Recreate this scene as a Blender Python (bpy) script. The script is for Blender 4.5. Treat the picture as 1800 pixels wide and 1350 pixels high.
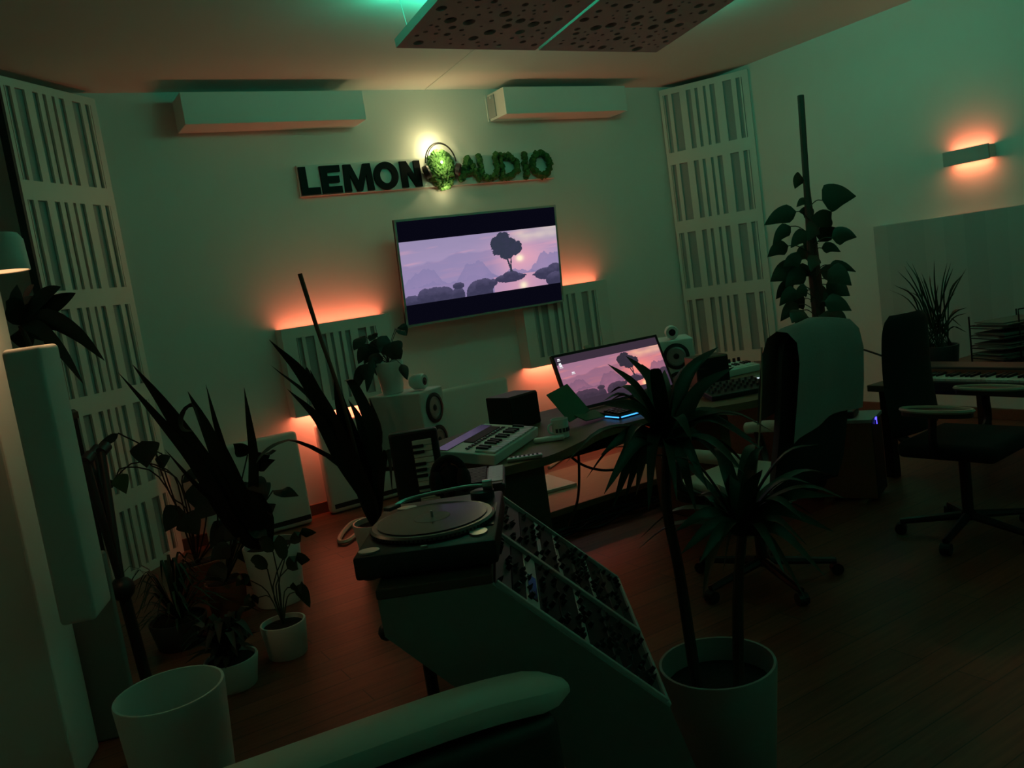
import bpy, bmesh, math, random
from mathutils import Vector, Matrix
from math import sin, cos, pi, radians as RAD, atan2, sqrt

SC = bpy.context.scene
COL = SC.collection
for _o in list(bpy.data.objects):
    bpy.data.objects.remove(_o)

# ------------------------------------------------------------------ camera
FPX, YAW, PIT, ROL = 1490.16, 0.534204, 0.118554, 0.145957
EYE = Vector((0, 0, 1.55))
FW = Vector((sin(YAW) * cos(PIT), cos(YAW) * cos(PIT), -sin(PIT)))
_r0 = Vector((cos(YAW), -sin(YAW), 0)); _u0 = _r0.cross(FW)
RT = cos(ROL) * _r0 - sin(ROL) * _u0
UP = sin(ROL) * _r0 + cos(ROL) * _u0
cam = bpy.data.cameras.new('camera')
cam.sensor_fit = 'HORIZONTAL'; cam.sensor_width = 36.0; cam.lens = FPX / 1800 * 36
cam.clip_start = 0.02; cam.clip_end = 60
co = bpy.data.objects.new('camera', cam); COL.objects.link(co)
co.matrix_world = Matrix(((RT.x, UP.x, -FW.x, EYE.x), (RT.y, UP.y, -FW.y, EYE.y), (RT.z, UP.z, -FW.z, EYE.z), (0, 0, 0, 1)))
SC.camera = co

# ------------------------------------------------------------------ world, exposure
wd = bpy.data.worlds.new('world'); SC.world = wd; wd.use_nodes = True
bg = wd.node_tree.nodes['Background']
bg.inputs[0].default_value = (0.55, 0.75, 0.6, 1); bg.inputs[1].default_value = 0.0
SC.view_settings.view_transform = 'Standard'; SC.view_settings.look = 'None'
SC.view_settings.gamma = 1.0; SC.view_settings.use_curve_mapping = False
SC.view_settings.exposure = 0.0

GREEN = (0.045, 1.0, 0.58)
ORANGE = (1.0, 0.18, 0.088)
WARM = (1.0, 0.55, 0.26)
LEMONY = (1.0, 0.84, 0.42)


def area(name, loc, size, size_y, color, watts, direction, spread=180, roll_axis=None):
    l = bpy.data.lights.new(name, 'AREA'); l.shape = 'RECTANGLE'; l.size = size; l.size_y = size_y
    l.color = color; l.energy = watts; l.spread = RAD(spread)
    o = bpy.data.objects.new(name, l); COL.objects.link(o)
    z = -Vector(direction).normalized()
    xa = Vector(roll_axis if roll_axis else (1, 0, 0))
    xa = (xa - z * xa.dot(z)).normalized()
    ya = z.cross(xa)
    o.matrix_world = Matrix(((xa.x, ya.x, z.x, loc[0]), (xa.y, ya.y, z.y, loc[1]), (xa.z, ya.z, z.z, loc[2]), (0, 0, 0, 1)))
    return o


def point(name, loc, color, watts, radius=0.02):
    l = bpy.data.lights.new(name, 'POINT'); l.color = color; l.energy = watts; l.shadow_soft_size = radius
    o = bpy.data.objects.new(name, l); COL.objects.link(o); o.location = loc
    return o


K = 1.0
CEIL, XR, YB = 3.2, 6.30, 6.37
# green strips lying on top of the two hanging ceiling panels, shining up at the ceiling
for cx, gw in ((2.69, 21.0), (3.67, 17.0)):
    area('green_strip_and_fill', (cx, 3.68, 3.102), 0.84, 1.5, GREEN, gw * K, (0, 0.122, 1))
area('green_strip_and_fill', (4.165, 3.62, 3.105), 1.6, 0.06, GREEN, 6.0 * K, (1.0, 0, 0.5), roll_axis=(0, 1, 0))
area('green_strip_and_fill', (3.162, 3.65, 3.075), 1.6, 0.03, GREEN, 0.7 * K, (1, 0, -0.25), roll_axis=(0, 1, -0.122))
area('green_strip_and_fill', (3.4, -0.6, 2.95), 2.0, 1.2, GREEN, 15.0 * K, (0, 0, 1))  # green fill light added behind the camera, above the unseen board
area('green_strip_and_fill', (2.205, 3.75, 3.085), 1.4, 0.05, GREEN, 2.2 * K, (-1.0, 0, 1.1), roll_axis=(0, 1, 0))
# unseen warm fill light added near the right wall, without a fixture
area('orange_strip_and_fill', (6.24, 0.3, 2.0), .06, .3, (1.0, .42, .18), 0.5 * K, (0, 0, 1))
# orange strips behind the two slotted wall panels
for xa, xb in ((1.80, 2.66), (3.90, 4.84)):
    area('orange_strip_and_fill', ((xa + xb) / 2, 6.302, 1.335), xb - xa - 0.04, 0.05, ORANGE, 1.9 * K, (0, 0, 1))
    area('orange_strip_and_fill', ((xa + xb) / 2, 6.312, 1.43), xb - xa - 0.04, 0.06, ORANGE, 1.25 * K, (0, -0.25, 1))
    area('orange_strip_and_fill', ((xa + xb) / 2, 6.302, 0.895), xb - xa - 0.04, 0.05, ORANGE, 4.5 * K, (0, 0, -1))
    area('orange_strip_and_fill', ((xa + xb) / 2, 6.312, 0.795), xb - xa - 0.04, 0.06, ORANGE, 2.4 * K, (0, -0.25, -1))

# ------------------------------------------------------------------ helpers: placing


def ray(px, py):
    return FW + (px - 900) / FPX * RT - (py - 675) / FPX * UP


def at(px, py, x=None, y=None, z=None, d=None):
    v = ray(px, py)
    if d is not None: t = d
    elif z is not None: t = (z - EYE.z) / v.z
    elif y is not None: t = (y - EYE.y) / v.y
    else: t = (x - EYE.x) / v.x
    return EYE + v * t


# ------------------------------------------------------------------ helpers: materials
MATS = {}


def mat(name, color, rough=0.6, metal=0.0, noise=0.0, scale=20.0, bump=0.0, emit=None, estr=0.0, coat=0.0, color2=None, trans=0.0, stretch=None, spec=None):
    if name in MATS: return MATS[name]
    m = bpy.data.materials.new(name); m.use_nodes = True
    nt = m.node_tree; b = nt.nodes['Principled BSDF']
    b.inputs['Base Color'].default_value = (*color, 1); b.inputs['Roughness'].default_value = rough
    b.inputs['Metallic'].default_value = metal
    if spec is not None: b.inputs['Specular IOR Level'].default_value = spec
    if coat: b.inputs['Coat Weight'].default_value = coat
    if trans: b.inputs['Transmission Weight'].default_value = trans
    if noise or bump:
        tc = nt.nodes.new('ShaderNodeTexCoord'); n = nt.nodes.new('ShaderNodeTexNoise')
        n.inputs['Scale'].default_value = scale; n.inputs['Detail'].default_value = 4
        if stretch:
            mp = nt.nodes.new('ShaderNodeMapping'); mp.inputs['Scale'].default_value = stretch
            nt.links.new(tc.outputs['Object'], mp.inputs[0]); nt.links.new(mp.outputs[0], n.inputs['Vector'])
        else:
            nt.links.new(tc.outputs['Object'], n.inputs['Vector'])
        if noise:
            mx = nt.nodes.new('ShaderNodeMix'); mx.data_type = 'RGBA'
            c2 = color2 if color2 else tuple(c * (1 - noise) for c in color)
            mx.inputs[6].default_value = (*color, 1); mx.inputs[7].default_value = (*c2, 1)
            nt.links.new(n.outputs[0], mx.inputs[0]); nt.links.new(mx.outputs[2], b.inputs['Base Color'])
        if bump:
            bp = nt.nodes.new('ShaderNodeBump'); bp.inputs['Strength'].default_value = bump; bp.inputs['Distance'].default_value = 0.01
            nt.links.new(n.outputs[0], bp.inputs['Height']); nt.links.new(bp.outputs[0], b.inputs['Normal'])
    if emit:
        b.inputs['Emission Color'].default_value = (*emit, 1); b.inputs['Emission Strength'].default_value = estr
    MATS[name] = m
    return m


def floor_mat():
    m = bpy.data.materials.new('wood_floor'); m.use_nodes = True
    nt = m.node_tree; b = nt.nodes['Principled BSDF']
    tc = nt.nodes.new('ShaderNodeTexCoord')
    br = nt.nodes.new('ShaderNodeTexBrick')
    br.inputs['Scale'].default_value = 1.0; br.inputs['Brick Width'].default_value = 1.6; br.inputs['Row Height'].default_value = 0.13
    br.inputs['Mortar Size'].default_value = 0.0025; br.offset = 0.37
    br.inputs['Color1'].default_value = (0.27, 0.088, 0.05, 1); br.inputs['Color2'].default_value = (0.18, 0.058, 0.034, 1)
    br.inputs['Mortar'].default_value = (0.05, 0.025, 0.015, 1)
    nt.links.new(tc.outputs['Object'], br.inputs['Vector'])
    mp = nt.nodes.new('ShaderNodeMapping'); mp.inputs['Scale'].default_value = (1.2, 18, 1)
    nz = nt.nodes.new('ShaderNodeTexNoise'); nz.inputs['Scale'].default_value = 3; nz.inputs['Detail'].default_value = 6
    nt.links.new(tc.outputs['Object'], mp.inputs[0]); nt.links.new(mp.outputs[0], nz.inputs['Vector'])
    mx = nt.nodes.new('ShaderNodeMix'); mx.data_type = 'RGBA'; mx.blend_type = 'MULTIPLY'; mx.inputs[0].default_value = 0.75
    rp = nt.nodes.new('ShaderNodeValToRGB'); rp.color_ramp.elements[0].position = 0.3; rp.color_ramp.elements[0].color = (0.45, 0.42, 0.4, 1)
    rp.color_ramp.elements[1].position = 0.7; rp.color_ramp.elements[1].color = (1, 1, 1, 1)
    nt.links.new(nz.outputs[0], rp.inputs[0]); nt.links.new(br.outputs['Color'], mx.inputs[6]); nt.links.new(rp.outputs[0], mx.inputs[7])
    nt.links.new(mx.outputs[2], b.inputs['Base Color']); b.inputs['Roughness'].default_value = 0.42
    return m


def stripe_mat(name, c1, c2, width, axis=1):
    m = bpy.data.materials.new(name); m.use_nodes = True
    nt = m.node_tree; b = nt.nodes['Principled BSDF']
    tc = nt.nodes.new('ShaderNodeTexCoord'); mp = nt.nodes.new('ShaderNodeMapping')
    mp.inputs['Scale'].default_value = tuple((1 / width if i == axis else 0.0) for i in range(3))
    wn = nt.nodes.new('ShaderNodeTexWhiteNoise'); wn.noise_dimensions = '3D'
    fl = nt.nodes.new('ShaderNodeVectorMath'); fl.operation = 'FLOOR'
    mx = nt.nodes.new('ShaderNodeMix'); mx.data_type = 'RGBA'
    mx.inputs[6].default_value = (*c1, 1); mx.inputs[7].default_value = (*c2, 1)
    nt.links.new(tc.outputs['Object'], mp.inputs[0]); nt.links.new(mp.outputs[0], fl.inputs[0]); nt.links.new(fl.outputs[0], wn.inputs['Vector'])
    nt.links.new(wn.outputs['Value'], mx.inputs[0]); nt.links.new(mx.outputs[2], b.inputs['Base Color'])
    b.inputs['Roughness'].default_value = 0.9
    return m


WALL = mat('wall_paint', (0.78, 0.78, 0.74), 0.85, noise=0.04, scale=6, bump=0.04)
CEILM = mat('ceiling_paint', (0.80, 0.78, 0.74), 0.9, noise=0.04, scale=4)
WHITE = mat('white_lacquer', (0.74, 0.75, 0.71), 0.5, noise=0.03, scale=9)
WHITEF = mat('white_cloth', (0.66, 0.66, 0.62), 0.95, noise=0.08, scale=160, bump=0.08)
PLATE = mat('acoustic_plate_white', (0.70, 0.71, 0.66), 0.42, noise=0.03, scale=7)
GREYF = mat('grey_fabric', (0.40, 0.42, 0.41), 0.95, noise=0.2, scale=220, bump=0.1)
CLOUDG = mat('grey_foam_board', (0.60, 0.58, 0.56), 0.9, noise=0.12, scale=40)
HOLE = mat('dark_core', (0.05, 0.05, 0.05), 0.95, noise=0.1, scale=30)
BLACK = mat('black_plastic', (0.012, 0.012, 0.013), 0.45, noise=0.2, scale=50)
BLACKG = mat('black_gloss', (0.008, 0.008, 0.010), 0.12, noise=0.1, scale=30)
BLACKF = mat('black_fabric', (0.010, 0.010, 0.010), 0.9, noise=0.3, scale=200, bump=0.1)
DGREY = mat('dark_grey_metal', (0.06, 0.06, 0.065), 0.4, metal=0.3, noise=0.15, scale=40)
SILVER = mat('brushed_silver', (0.55, 0.57, 0.56), 0.32, metal=0.9, noise=0.1, scale=60)
ALU = mat('aluminium_rail', (0.55, 0.58, 0.57), 0.5, metal=0.2, noise=0.1, scale=60)
WOODD = mat('dark_wood', (0.10, 0.065, 0.045), 0.5, noise=0.5, scale=6, stretch=(2, 14, 14))
WOODM = mat('oiled_wood', (0.23, 0.135, 0.075), 0.5, noise=0.45, scale=5, stretch=(1.5, 14, 14))
WOODL = mat('light_wood', (0.42, 0.30, 0.19), 0.5, noise=0.3, scale=5, stretch=(1.5, 14, 14))
WOODB = mat('baseboard_wood', (0.22, 0.09, 0.055), 0.45, noise=0.4, scale=5, stretch=(2, 20, 20))
LEAF = mat('leaf_green', (0.020, 0.048, 0.022), 0.5, noise=0.5, scale=12)
LEAFL = mat('leaf_green_light', (0.05, 0.11, 0.035), 0.5, noise=0.5, scale=14)
LEAFD = mat('leaf_dark', (0.012, 0.022, 0.014), 0.55, noise=0.4, scale=10)
STEM = mat('brown_stem', (0.05, 0.030, 0.020), 0.8, noise=0.4, scale=30)
SOIL = mat('potting_soil', (0.012, 0.009, 0.007), 1.0, noise=0.5, scale=60, bump=0.5)
POTW = mat('white_pot_glaze', (0.76, 0.79, 0.75), 0.4, noise=0.04, scale=12)
TERRA = mat('terracotta', (0.28, 0.09, 0.05), 0.85, noise=0.3, scale=20)
MOSS = mat('preserved_moss', (0.05, 0.20, 0.045), 0.9, noise=0.7, scale=45, bump=0.4)
KEYW = mat('ivory_keys', (0.72, 0.73, 0.68), 0.3, noise=0.03, scale=20)
TOWEL = mat('cream_towel', (0.42, 0.38, 0.36), 1.0, noise=0.15, scale=120, bump=0.3)
LEATHW = mat('white_leather', (0.62, 0.66, 0.58), 0.45, noise=0.05, scale=40, bump=0.05)
LEATHD = mat('dark_leather', (0.045, 0.040, 0.036), 0.5, noise=0.3, scale=60)
VINYL = mat('vinyl_black', (0.010, 0.010, 0.011), 0.14, spec=.28, noise=0.2, scale=30)
LABELP = mat('record_label', (0.20, 0.19, 0.18), 0.6, noise=0.3, scale=30)
CONE = mat('silver_cone', (0.40, 0.42, 0.42), 0.35, metal=0.6, noise=0.1, scale=40)
CREAM = mat('cream_edge', (0.50, 0.46, 0.36), 0.4, noise=0.1, scale=20)
CABLEW = mat('cream_cable', (0.62, 0.50, 0.40), 0.5, noise=0.1, scale=20)
PAPER = mat('paper_stack', (0.20, 0.19, 0.17), 0.9, noise=0.3, scale=60)
PCBD = mat('module_dark', (0.010, 0.011, 0.011), 0.6, spec=.25, noise=0.3, scale=80)
PCBG = mat('module_grey', (0.06, 0.066, 0.066), 0.45, metal=0.2, noise=0.3, scale=80)
PCBL = mat('module_light', (0.55, 0.58, 0.56), 0.4, metal=0.4, noise=0.15, scale=70)
STICK = mat('bamboo_stick', (0.16, 0.07, 0.045), 0.7, noise=0.5, scale=20)
BOOKG = mat('green_cover', (0.05, 0.15, 0.075), 0.7, noise=0.1, scale=30)
LEDB = mat('blue_led', (0.0, 0.02, 0.1), 0.4, emit=(0.05, 0.35, 1.0), estr=2.2, noise=0.05)
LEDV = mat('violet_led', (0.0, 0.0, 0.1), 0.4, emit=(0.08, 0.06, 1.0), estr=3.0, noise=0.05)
LEDW = mat('warm_led', (0.3, 0.2, 0.1), 0.4, emit=(1.0, 0.70, 0.40), estr=2.6, noise=0.05)
LEDC = mat('white_led', (0.3, 0.3, 0.3), 0.4, emit=(0.8, 0.85, 1.0), estr=0.9, noise=0.05)
LAMPD = mat('lamp_diffuser', (0.8, 0.6, 0.4), 0.6, emit=(1.0, 0.56, 0.26), estr=1.1, noise=0.05)
CYANT = mat('pale_lid', (0.30, 0.42, 0.42), 0.4, noise=0.1, scale=20)


def emat(name, strength):
    m = bpy.data.materials.new(name); m.use_nodes = True
    nt = m.node_tree; nt.nodes.clear()
    out = nt.nodes.new('ShaderNodeOutputMaterial'); e = nt.nodes.new('ShaderNodeEmission')
    a = nt.nodes.new('ShaderNodeVertexColor'); a.layer_name = 'Col'
    e.inputs['Strength'].default_value = strength
    nt.links.new(a.outputs['Color'], e.inputs['Color']); nt.links.new(e.outputs[0], out.inputs['Surface'])
    return m


# ------------------------------------------------------------------ helpers: meshes
_cubes = {}


def cube_geo(sx, sy, sz, bev=0.0, seg=2):
    k = (round(sx, 4), round(sy, 4), round(sz, 4), round(bev, 4), seg)
    if k in _cubes: return _cubes[k]
    bm = bmesh.new(); bmesh.ops.create_cube(bm, size=1.0)
    for v in bm.verts: v.co = Vector((v.co.x * sx, v.co.y * sy, v.co.z * sz))
    if bev > 0:
        bmesh.ops.bevel(bm, geom=list(bm.edges), offset=min(bev, 0.49 * min(sx, sy, sz)), segments=seg, profile=0.5, affect='EDGES')
    bm.verts.index_update()
    g = ([v.co.copy() for v in bm.verts], [[v.index for v in f.verts] for f in bm.faces])
    bm.free(); _cubes[k] = g
    return g


_ico = {}


def ico_geo(sub):
    if sub not in _ico:
        bm = bmesh.new(); bmesh.ops.create_icosphere(bm, subdivisions=sub, radius=1.0); bm.verts.index_update()
        _ico[sub] = ([v.co.copy() for v in bm.verts], [[v.index for v in f.verts] for f in bm.faces]); bm.free()
    return _ico[sub]


def cr(pts, n):
    """smooth curve through points"""
    P = [Vector(p) for p in pts]
    if len(P) == 2: return [P[0].lerp(P[1], i / n) for i in range(n + 1)]
    out = []
    m = len(P) - 1
    for i in range(n + 1):
        s = i / n * m; k = min(int(s), m - 1); t = s - k
        p0 = P[k - 1] if k > 0 else P[k] * 2 - P[k + 1]
        p1, p2 = P[k], P[k + 1]
        p3 = P[k + 2] if k + 2 <= m else P[k + 1] * 2 - P[k]
        out.append(0.5 * ((2 * p1) + (p2 - p0) * t + (2 * p0 - 5 * p1 + 4 * p2 - p3) * t * t + (3 * p1 - p0 - 3 * p2 + p3) * t ** 3))
    return out


class MB:
    def __init__(s): s.v = []; s.f = []; s.m = []; s.cur = 0

    def add(s, vs, fs, M=None):
        o = len(s.v)
        s.v += [(M @ v if M is not None else Vector(v)) for v in vs]
        s.f += [[i + o for i in f] for f in fs]; s.m += [s.cur] * len(fs)
        return s

    def box(s, c, size, bev=0.0, rz=0.0, seg=2, M=None, rx=0.0, ry=0.0):
        vs, fs = cube_geo(*size, bev, seg)
        T = Matrix.Translation(c) @ Matrix.Rotation(rz, 4, 'Z') @ Matrix.Rotation(ry, 4, 'Y') @ Matrix.Rotation(rx, 4, 'X')
        return s.add(vs, fs, (M @ T) if M is not None else T)

    def bx(s, x0, x1, y0, y1, z0, z1, bev=0.0):
        return s.box(((x0 + x1) / 2, (y0 + y1) / 2, (z0 + z1) / 2), (abs(x1 - x0), abs(y1 - y0), abs(z1 - z0)), bev)

    def ico(s, c, r, sub=2, jit=0.0, rnd=None):
        vs, fs = ico_geo(sub)
        if not hasattr(r, '__len__'): r = (r, r, r)
        out = []
        for v in vs:
            k = 1 + (rnd.uniform(-jit, jit) if jit else 0)
            out.append(Vector((c[0] + v.x * r[0] * k, c[1] + v.y * r[1] * k, c[2] + v.z * r[2] * k)))
        return s.add(out, fs)

    def tube(s, pts, rad, n=8, cap=True, smooth=0):
        P = cr(pts, smooth) if smooth else [Vector(p) for p in pts]
        m = len(P)
        R = rad if hasattr(rad, '__len__') else [rad] * m
        if len(R) != m:
            R = [R[0] + (R[-1] - R[0]) * i / (m - 1) for i in range(m)]
        t0 = (P[1] - P[0]).normalized()
        a = Vector((0, 0, 1)) if abs(t0.z) < 0.9 else Vector((1, 0, 0))
        nx = t0.cross(a).normalized()
        vs = []; fs = []
        for i in range(m):
            t = (P[min(i + 1, m - 1)] - P[max(i - 1, 0)]).normalized()
            nx = (nx - t * nx.dot(t)).normalized(); ny = t.cross(nx)
            for k in range(n):
                an = 2 * pi * k / n
                vs.append(P[i] + (nx * cos(an) + ny * sin(an)) * R[i])
        for i in range(m - 1):
            for k in range(n):
                k2 = (k + 1) % n
                fs.append([i * n + k, i * n + k2, (i + 1) * n + k2, (i + 1) * n + k])
        if cap:
            fs.append(list(range(n))[::-1]); fs.append([(m - 1) * n + k for k in range(n)])
        return s.add(vs, fs)

    def lathe(s, prof, n=32, c=(0, 0, 0), M=None, cap=True):
        vs = []; fs = []; m = len(prof)
        for (r, z) in prof:
            for k in range(n):
                an = 2 * pi * k / n
                vs.append(Vector((c[0] + r * cos(an), c[1] + r * sin(an), c[2] + z)))
        for i in range(m - 1):
            for k in range(n):
                k2 = (k + 1) % n
                fs.append([i * n + k, i * n + k2, (i + 1) * n + k2, (i + 1) * n + k])
        if cap and prof[0][0] > 1e-5: fs.append(list(range(n))[::-1])
        if cap and prof[-1][0] > 1e-5: fs.append([(m - 1) * n + k for k in range(n)])
        return s.add(vs, fs, M)

    def prism(s, poly, a, b, M=None):
        """polygon in local XZ extruded along Y from a to b"""
        n = len(poly)
        vs = [Vector((p[0], a, p[1])) for p in poly] + [Vector((p[0], b, p[1])) for p in poly]
        fs = [list(range(n)), [n + i for i in range(n)][::-1]] + [[i, n + i, n + (i + 1) % n, (i + 1) % n] for i in range(n)]
        return s.add(vs, fs, M)

    def slab(s, poly, z0, z1, M=None):
        n = len(poly)
        vs = [Vector((p[0], p[1], z0)) for p in poly] + [Vector((p[0], p[1], z1)) for p in poly]
        fs = [list(range(n))[::-1], [n + i for i in range(n)]] + [[i, (i + 1) % n, n + (i + 1) % n, n + i] for i in range(n)]
        return s.add(vs, fs, M)

    def leaf(s, pts, w, kind='lance', side=None, fold=0.25, seg=10, wave=0.0, rnd=None):
        P = cr(pts, seg)
        vs = []; fs = []
        ph = rnd.uniform(0, 6) if rnd else 0
        for i, p in enumerate(P):
            t = i / seg
            tg = (P[min(i + 1, seg)] - P[max(i - 1, 0)]).normalized()
            sd = Vector(side) if side is not None else tg.cross(Vector((0, 0, 1)))
            sd = sd - tg * sd.dot(tg)
            if sd.length < 1e-3: sd = tg.orthogonal()
            sd.normalize(); nr = sd.cross(tg)
            if kind == 'lance': k = max(0.0, sin(pi * min(1, t ** 0.75))) ** 0.8 if t < 1 else 0
            elif kind == 'strap': k = (0.42 + 0.58 * sin(min(1, t / 0.5) * pi / 2)) * (1 - max(0, (t - 0.5) / 0.5) ** 1.7)
            elif kind == 'heart': k = (min(1, t / 0.22) ** 0.5) * (1 - max(0, (t - 0.25) / 0.75) ** 1.7)
            else: k = sin(pi * t) ** 0.6 if 0 < t < 1 else 0
            hw = w * 0.5 * max(k, 0.02)
            wv = wave * w * sin(9 * t + ph)
            vs += [p + sd * hw + nr * (fold * hw + wv), p.copy(), p - sd * hw + nr * (fold * hw - wv)]
        for i in range(seg):
            a = i * 3
            fs += [[a, a + 1, a + 4, a + 3], [a + 1, a + 2, a + 5, a + 4]]
        return s.add(vs, fs)

    def build(s, name, mats, parent=None, smooth=False, loc=None, autosm=True):
        me = bpy.data.meshes.new(name)
        me.from_pydata([tuple(v) for v in s.v], [], s.f); me.update()
        if not hasattr(mats, '__len__'): mats = [mats]
        for m in mats: me.materials.append(m)
        if len(mats) > 1:
            me.polygons.foreach_set('material_index', s.m)
        bm = bmesh.new(); bm.from_mesh(me)
        bmesh.ops.recalc_face_normals(bm, faces=bm.faces); bm.to_mesh(me); bm.free()
        if smooth:
            me.polygons.foreach_set('use_smooth', [True] * len(me.polygons))
            try: me.set_sharp_from_angle(angle=RAD(40))
            except Exception: pass
        o = bpy.data.objects.new(name, me); COL.objects.link(o)
        if parent is not None: o.parent = parent
        if loc is not None: o.location = loc
        return o


def tag(o, label=None, cat=None, group=None, kind=None):
    if label: o['label'] = label
    if cat: o['category'] = cat
    if group: o['group'] = group
    if kind: o['kind'] = kind
    return o


def thing(name, label, cat, loc=(0, 0, 0), rz=0.0, group=None, rx=0.0):
    e = bpy.data.objects.new(name, None); COL.objects.link(e); e.empty_display_size = 0.05
    e.location = loc; e.rotation_euler = (rx, 0, rz)
    return tag(e, label, cat, group)


def struct(o): o['kind'] = 'structure'; return o


def copy_tree(o, parent=None):
    c = o.copy(); COL.objects.link(c)
    if parent is not None: c.parent = parent
    for ch in list(o.children): copy_tree(ch, c)
    return c


def hole_plate(name, outline, holes, z0, z1, m, parent):
    """flat board with real round holes (2D curve fill)"""
    cu = bpy.data.curves.new(name, 'CURVE'); cu.dimensions = '2D'; cu.fill_mode = 'BOTH'
    cu.extrude = (z1 - z0) / 2; cu.resolution_u = 4
    def spl(pts):
        sp = cu.splines.new('POLY'); sp.points.add(len(pts) - 1)
        for i, p in enumerate(pts): sp.points[i].co = (p[0], p[1], 0, 1)
        sp.use_cyclic_u = True
    spl(outline)
    for (x, y, r) in holes:
        spl([(x + r * cos(2 * pi * k / 18), y + r * sin(2 * pi * k / 18)) for k in range(18)])
    t = bpy.data.objects.new(name + '_curve', cu)
    me = bpy.data.meshes.new_from_object(t)
    bpy.data.objects.remove(t); bpy.data.curves.remove(cu)
    me.name = name; me.materials.clear(); me.materials.append(m)
    o = bpy.data.objects.new(name, me); COL.objects.link(o); o.parent = parent; o.location = (0, 0, (z0 + z1) / 2)
    return o


# ------------------------------------------------------------------ room
XL, YF = -1.3, -2.2
fm = floor_mat()
struct(MB().bx(XL - .1, XR + .1, YF - .1, YB + .1, -0.1, 0).build('floor', fm))
struct(MB().bx(XL - .1, XR + .1, YF - .1, YB + .1, CEIL, CEIL + 0.1).build('ceiling', CEILM))
struct(MB().bx(XL - .1, XR + .1, YB, YB + .1, 0, CEIL).build('wall_back', WALL))
struct(MB().bx(XR, XR + .1, YF, YB, 0, CEIL).build('wall_right', WALL))
struct(MB().bx(XL - .1, XL, YF, YB, 0, CEIL).build('wall_left', WALL))
struct(MB().bx(XL, XR, YF - .1, YF, 0, CEIL).build('wall_front', WALL))
struct(MB().bx(XL, XR, YB - 0.022, YB, 0, 0.085, 0.004).build('baseboard_back', WOODB))
struct(MB().bx(XR - 0.022, XR, YF, YB - .022, 0, 0.085, 0.004).build('baseboard_right', WOODB))
# flat cable cover running over the ceiling to the wall
a, b = at(750, 157, z=CEIL - 0.003), at(835, 88, z=CEIL - 0.003)
dv = (b - a); L = dv.length
struct(MB().box((a + dv * .75), (L * 1.5, 0.03, 0.006), 0.002, rz=atan2(dv.y, dv.x)).build('trim_1', WHITE))
# square column at the left, turned a little into the room
CE = at(108, 1250, d=3.0); CR = RAD(-20)
colM = Matrix.Translation((CE.x, CE.y, 0)) @ Matrix.Rotation(CR, 4, 'Z')
cmb = MB(); cmb.box((-0.14, 0.14, CEIL / 2), (0.28, 0.28, CEIL), 0.008, M=colM)
struct(cmb.build('wall_column', WALL))

# ------------------------------------------------------------------ slotted acoustic panels
SLOTS = [(.035, .042), (.05, .095), (.135, .23), (.305, .36), (.405, .44), (.50, .53), (.575, .63), (.72, .815), (.865, .91), (.925, .932)]


def slotted(parent, W, H, rows, depth, slots=SLOTS, plate_t=0.016):
    """front at local y=0 facing -y"""
    mb = MB()
    edges = [0.0]
    for (z0, z1) in sorted(rows): edges += [z0, z1]
    edges.append(H)
    for i in range(0, len(edges), 2):
        mb.bx(0, W, 0, plate_t, edges[i], edges[i + 1])
    for (z0, z1) in rows:
        x = 0.0
        for (a, b) in list(slots) + [(1.0, 1.0)]:
            mb.bx(x, a * W, 0, plate_t, z0, z1); x = b * W
    mb.build('slotted_plate', PLATE, parent)
    MB().bx(0.004, W - 0.004, plate_t + 0.004, plate_t + 0.014, 0.01, H - 0.01).build('fabric_backing', GREYF, parent)
    fr = MB()
    fr.bx(0, 0.014, plate_t, depth, 0, H); fr.bx(W - 0.014, W, plate_t, depth, 0, H)
    fr.bx(0.014, W - 0.014, plate_t + .015, depth, 0, 0.014); fr.bx(0.014, W - 0.014, plate_t + .015, depth, H - 0.014, H)
    fr.build('frame', WHITE, parent)


tall_rows = [(z - 0.545, z) for z in (3.10, 2.44, 1.78, 1.12)] + [(0.06, 0.46)]
g = 'tall slotted corner absorbers'
t = thing('corner_absorber', 'tall white slotted acoustic panel across the right corner, behind the climbing plant', 'acoustic panel', (5.845, 6.325, 0), RAD(-59.8), g)
slotted(t, 0.845, 3.155, tall_rows, 0.06)
t = thing('corner_absorber', 'tall white slotted acoustic panel across the left corner, behind the potted plants', 'acoustic panel', (0.30, 5.755, 0), RAD(45.3), g)
slotted(t, 0.80, 3.15, tall_rows, 0.05)
MB().bx(-0.022, -0.002, -0.004, 0.05, 0.0, 3.12).build('gap_shadow_strip', BLACK, t)  # black strip put in for the shadow gap beside the panel

g = 'backlit slotted wall panels'
for (xa, W, lab) in ((1.79, 0.87, 'white slotted wall panel glowing orange at its edges, left of the television'),
                     (3.895, 0.94, 'white slotted wall panel glowing orange at its edges, half hidden by the television')):
    t = thing('diffuser_panel', lab, 'acoustic panel', (xa, 6.22, 0.785), 0, g)
    slotted(t, W, 0.665, [(0.075, 0.585)], 0.052, slots=[(.09 + a * .82, .09 + b * .82) for a, b in SLOTS])
    m = MB()
    m.bx(W / 2 - .03, W / 2 + .03, 0.053, 0.149, 0.25, 0.45)
    m.build('wall_spacer', WHITE, t)
    for xx in (0.0, W - 0.014): MB().bx(xx, xx + 0.014, 0.053, 0.149, 0, 0.665).build('side_board', WHITE, t)

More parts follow.
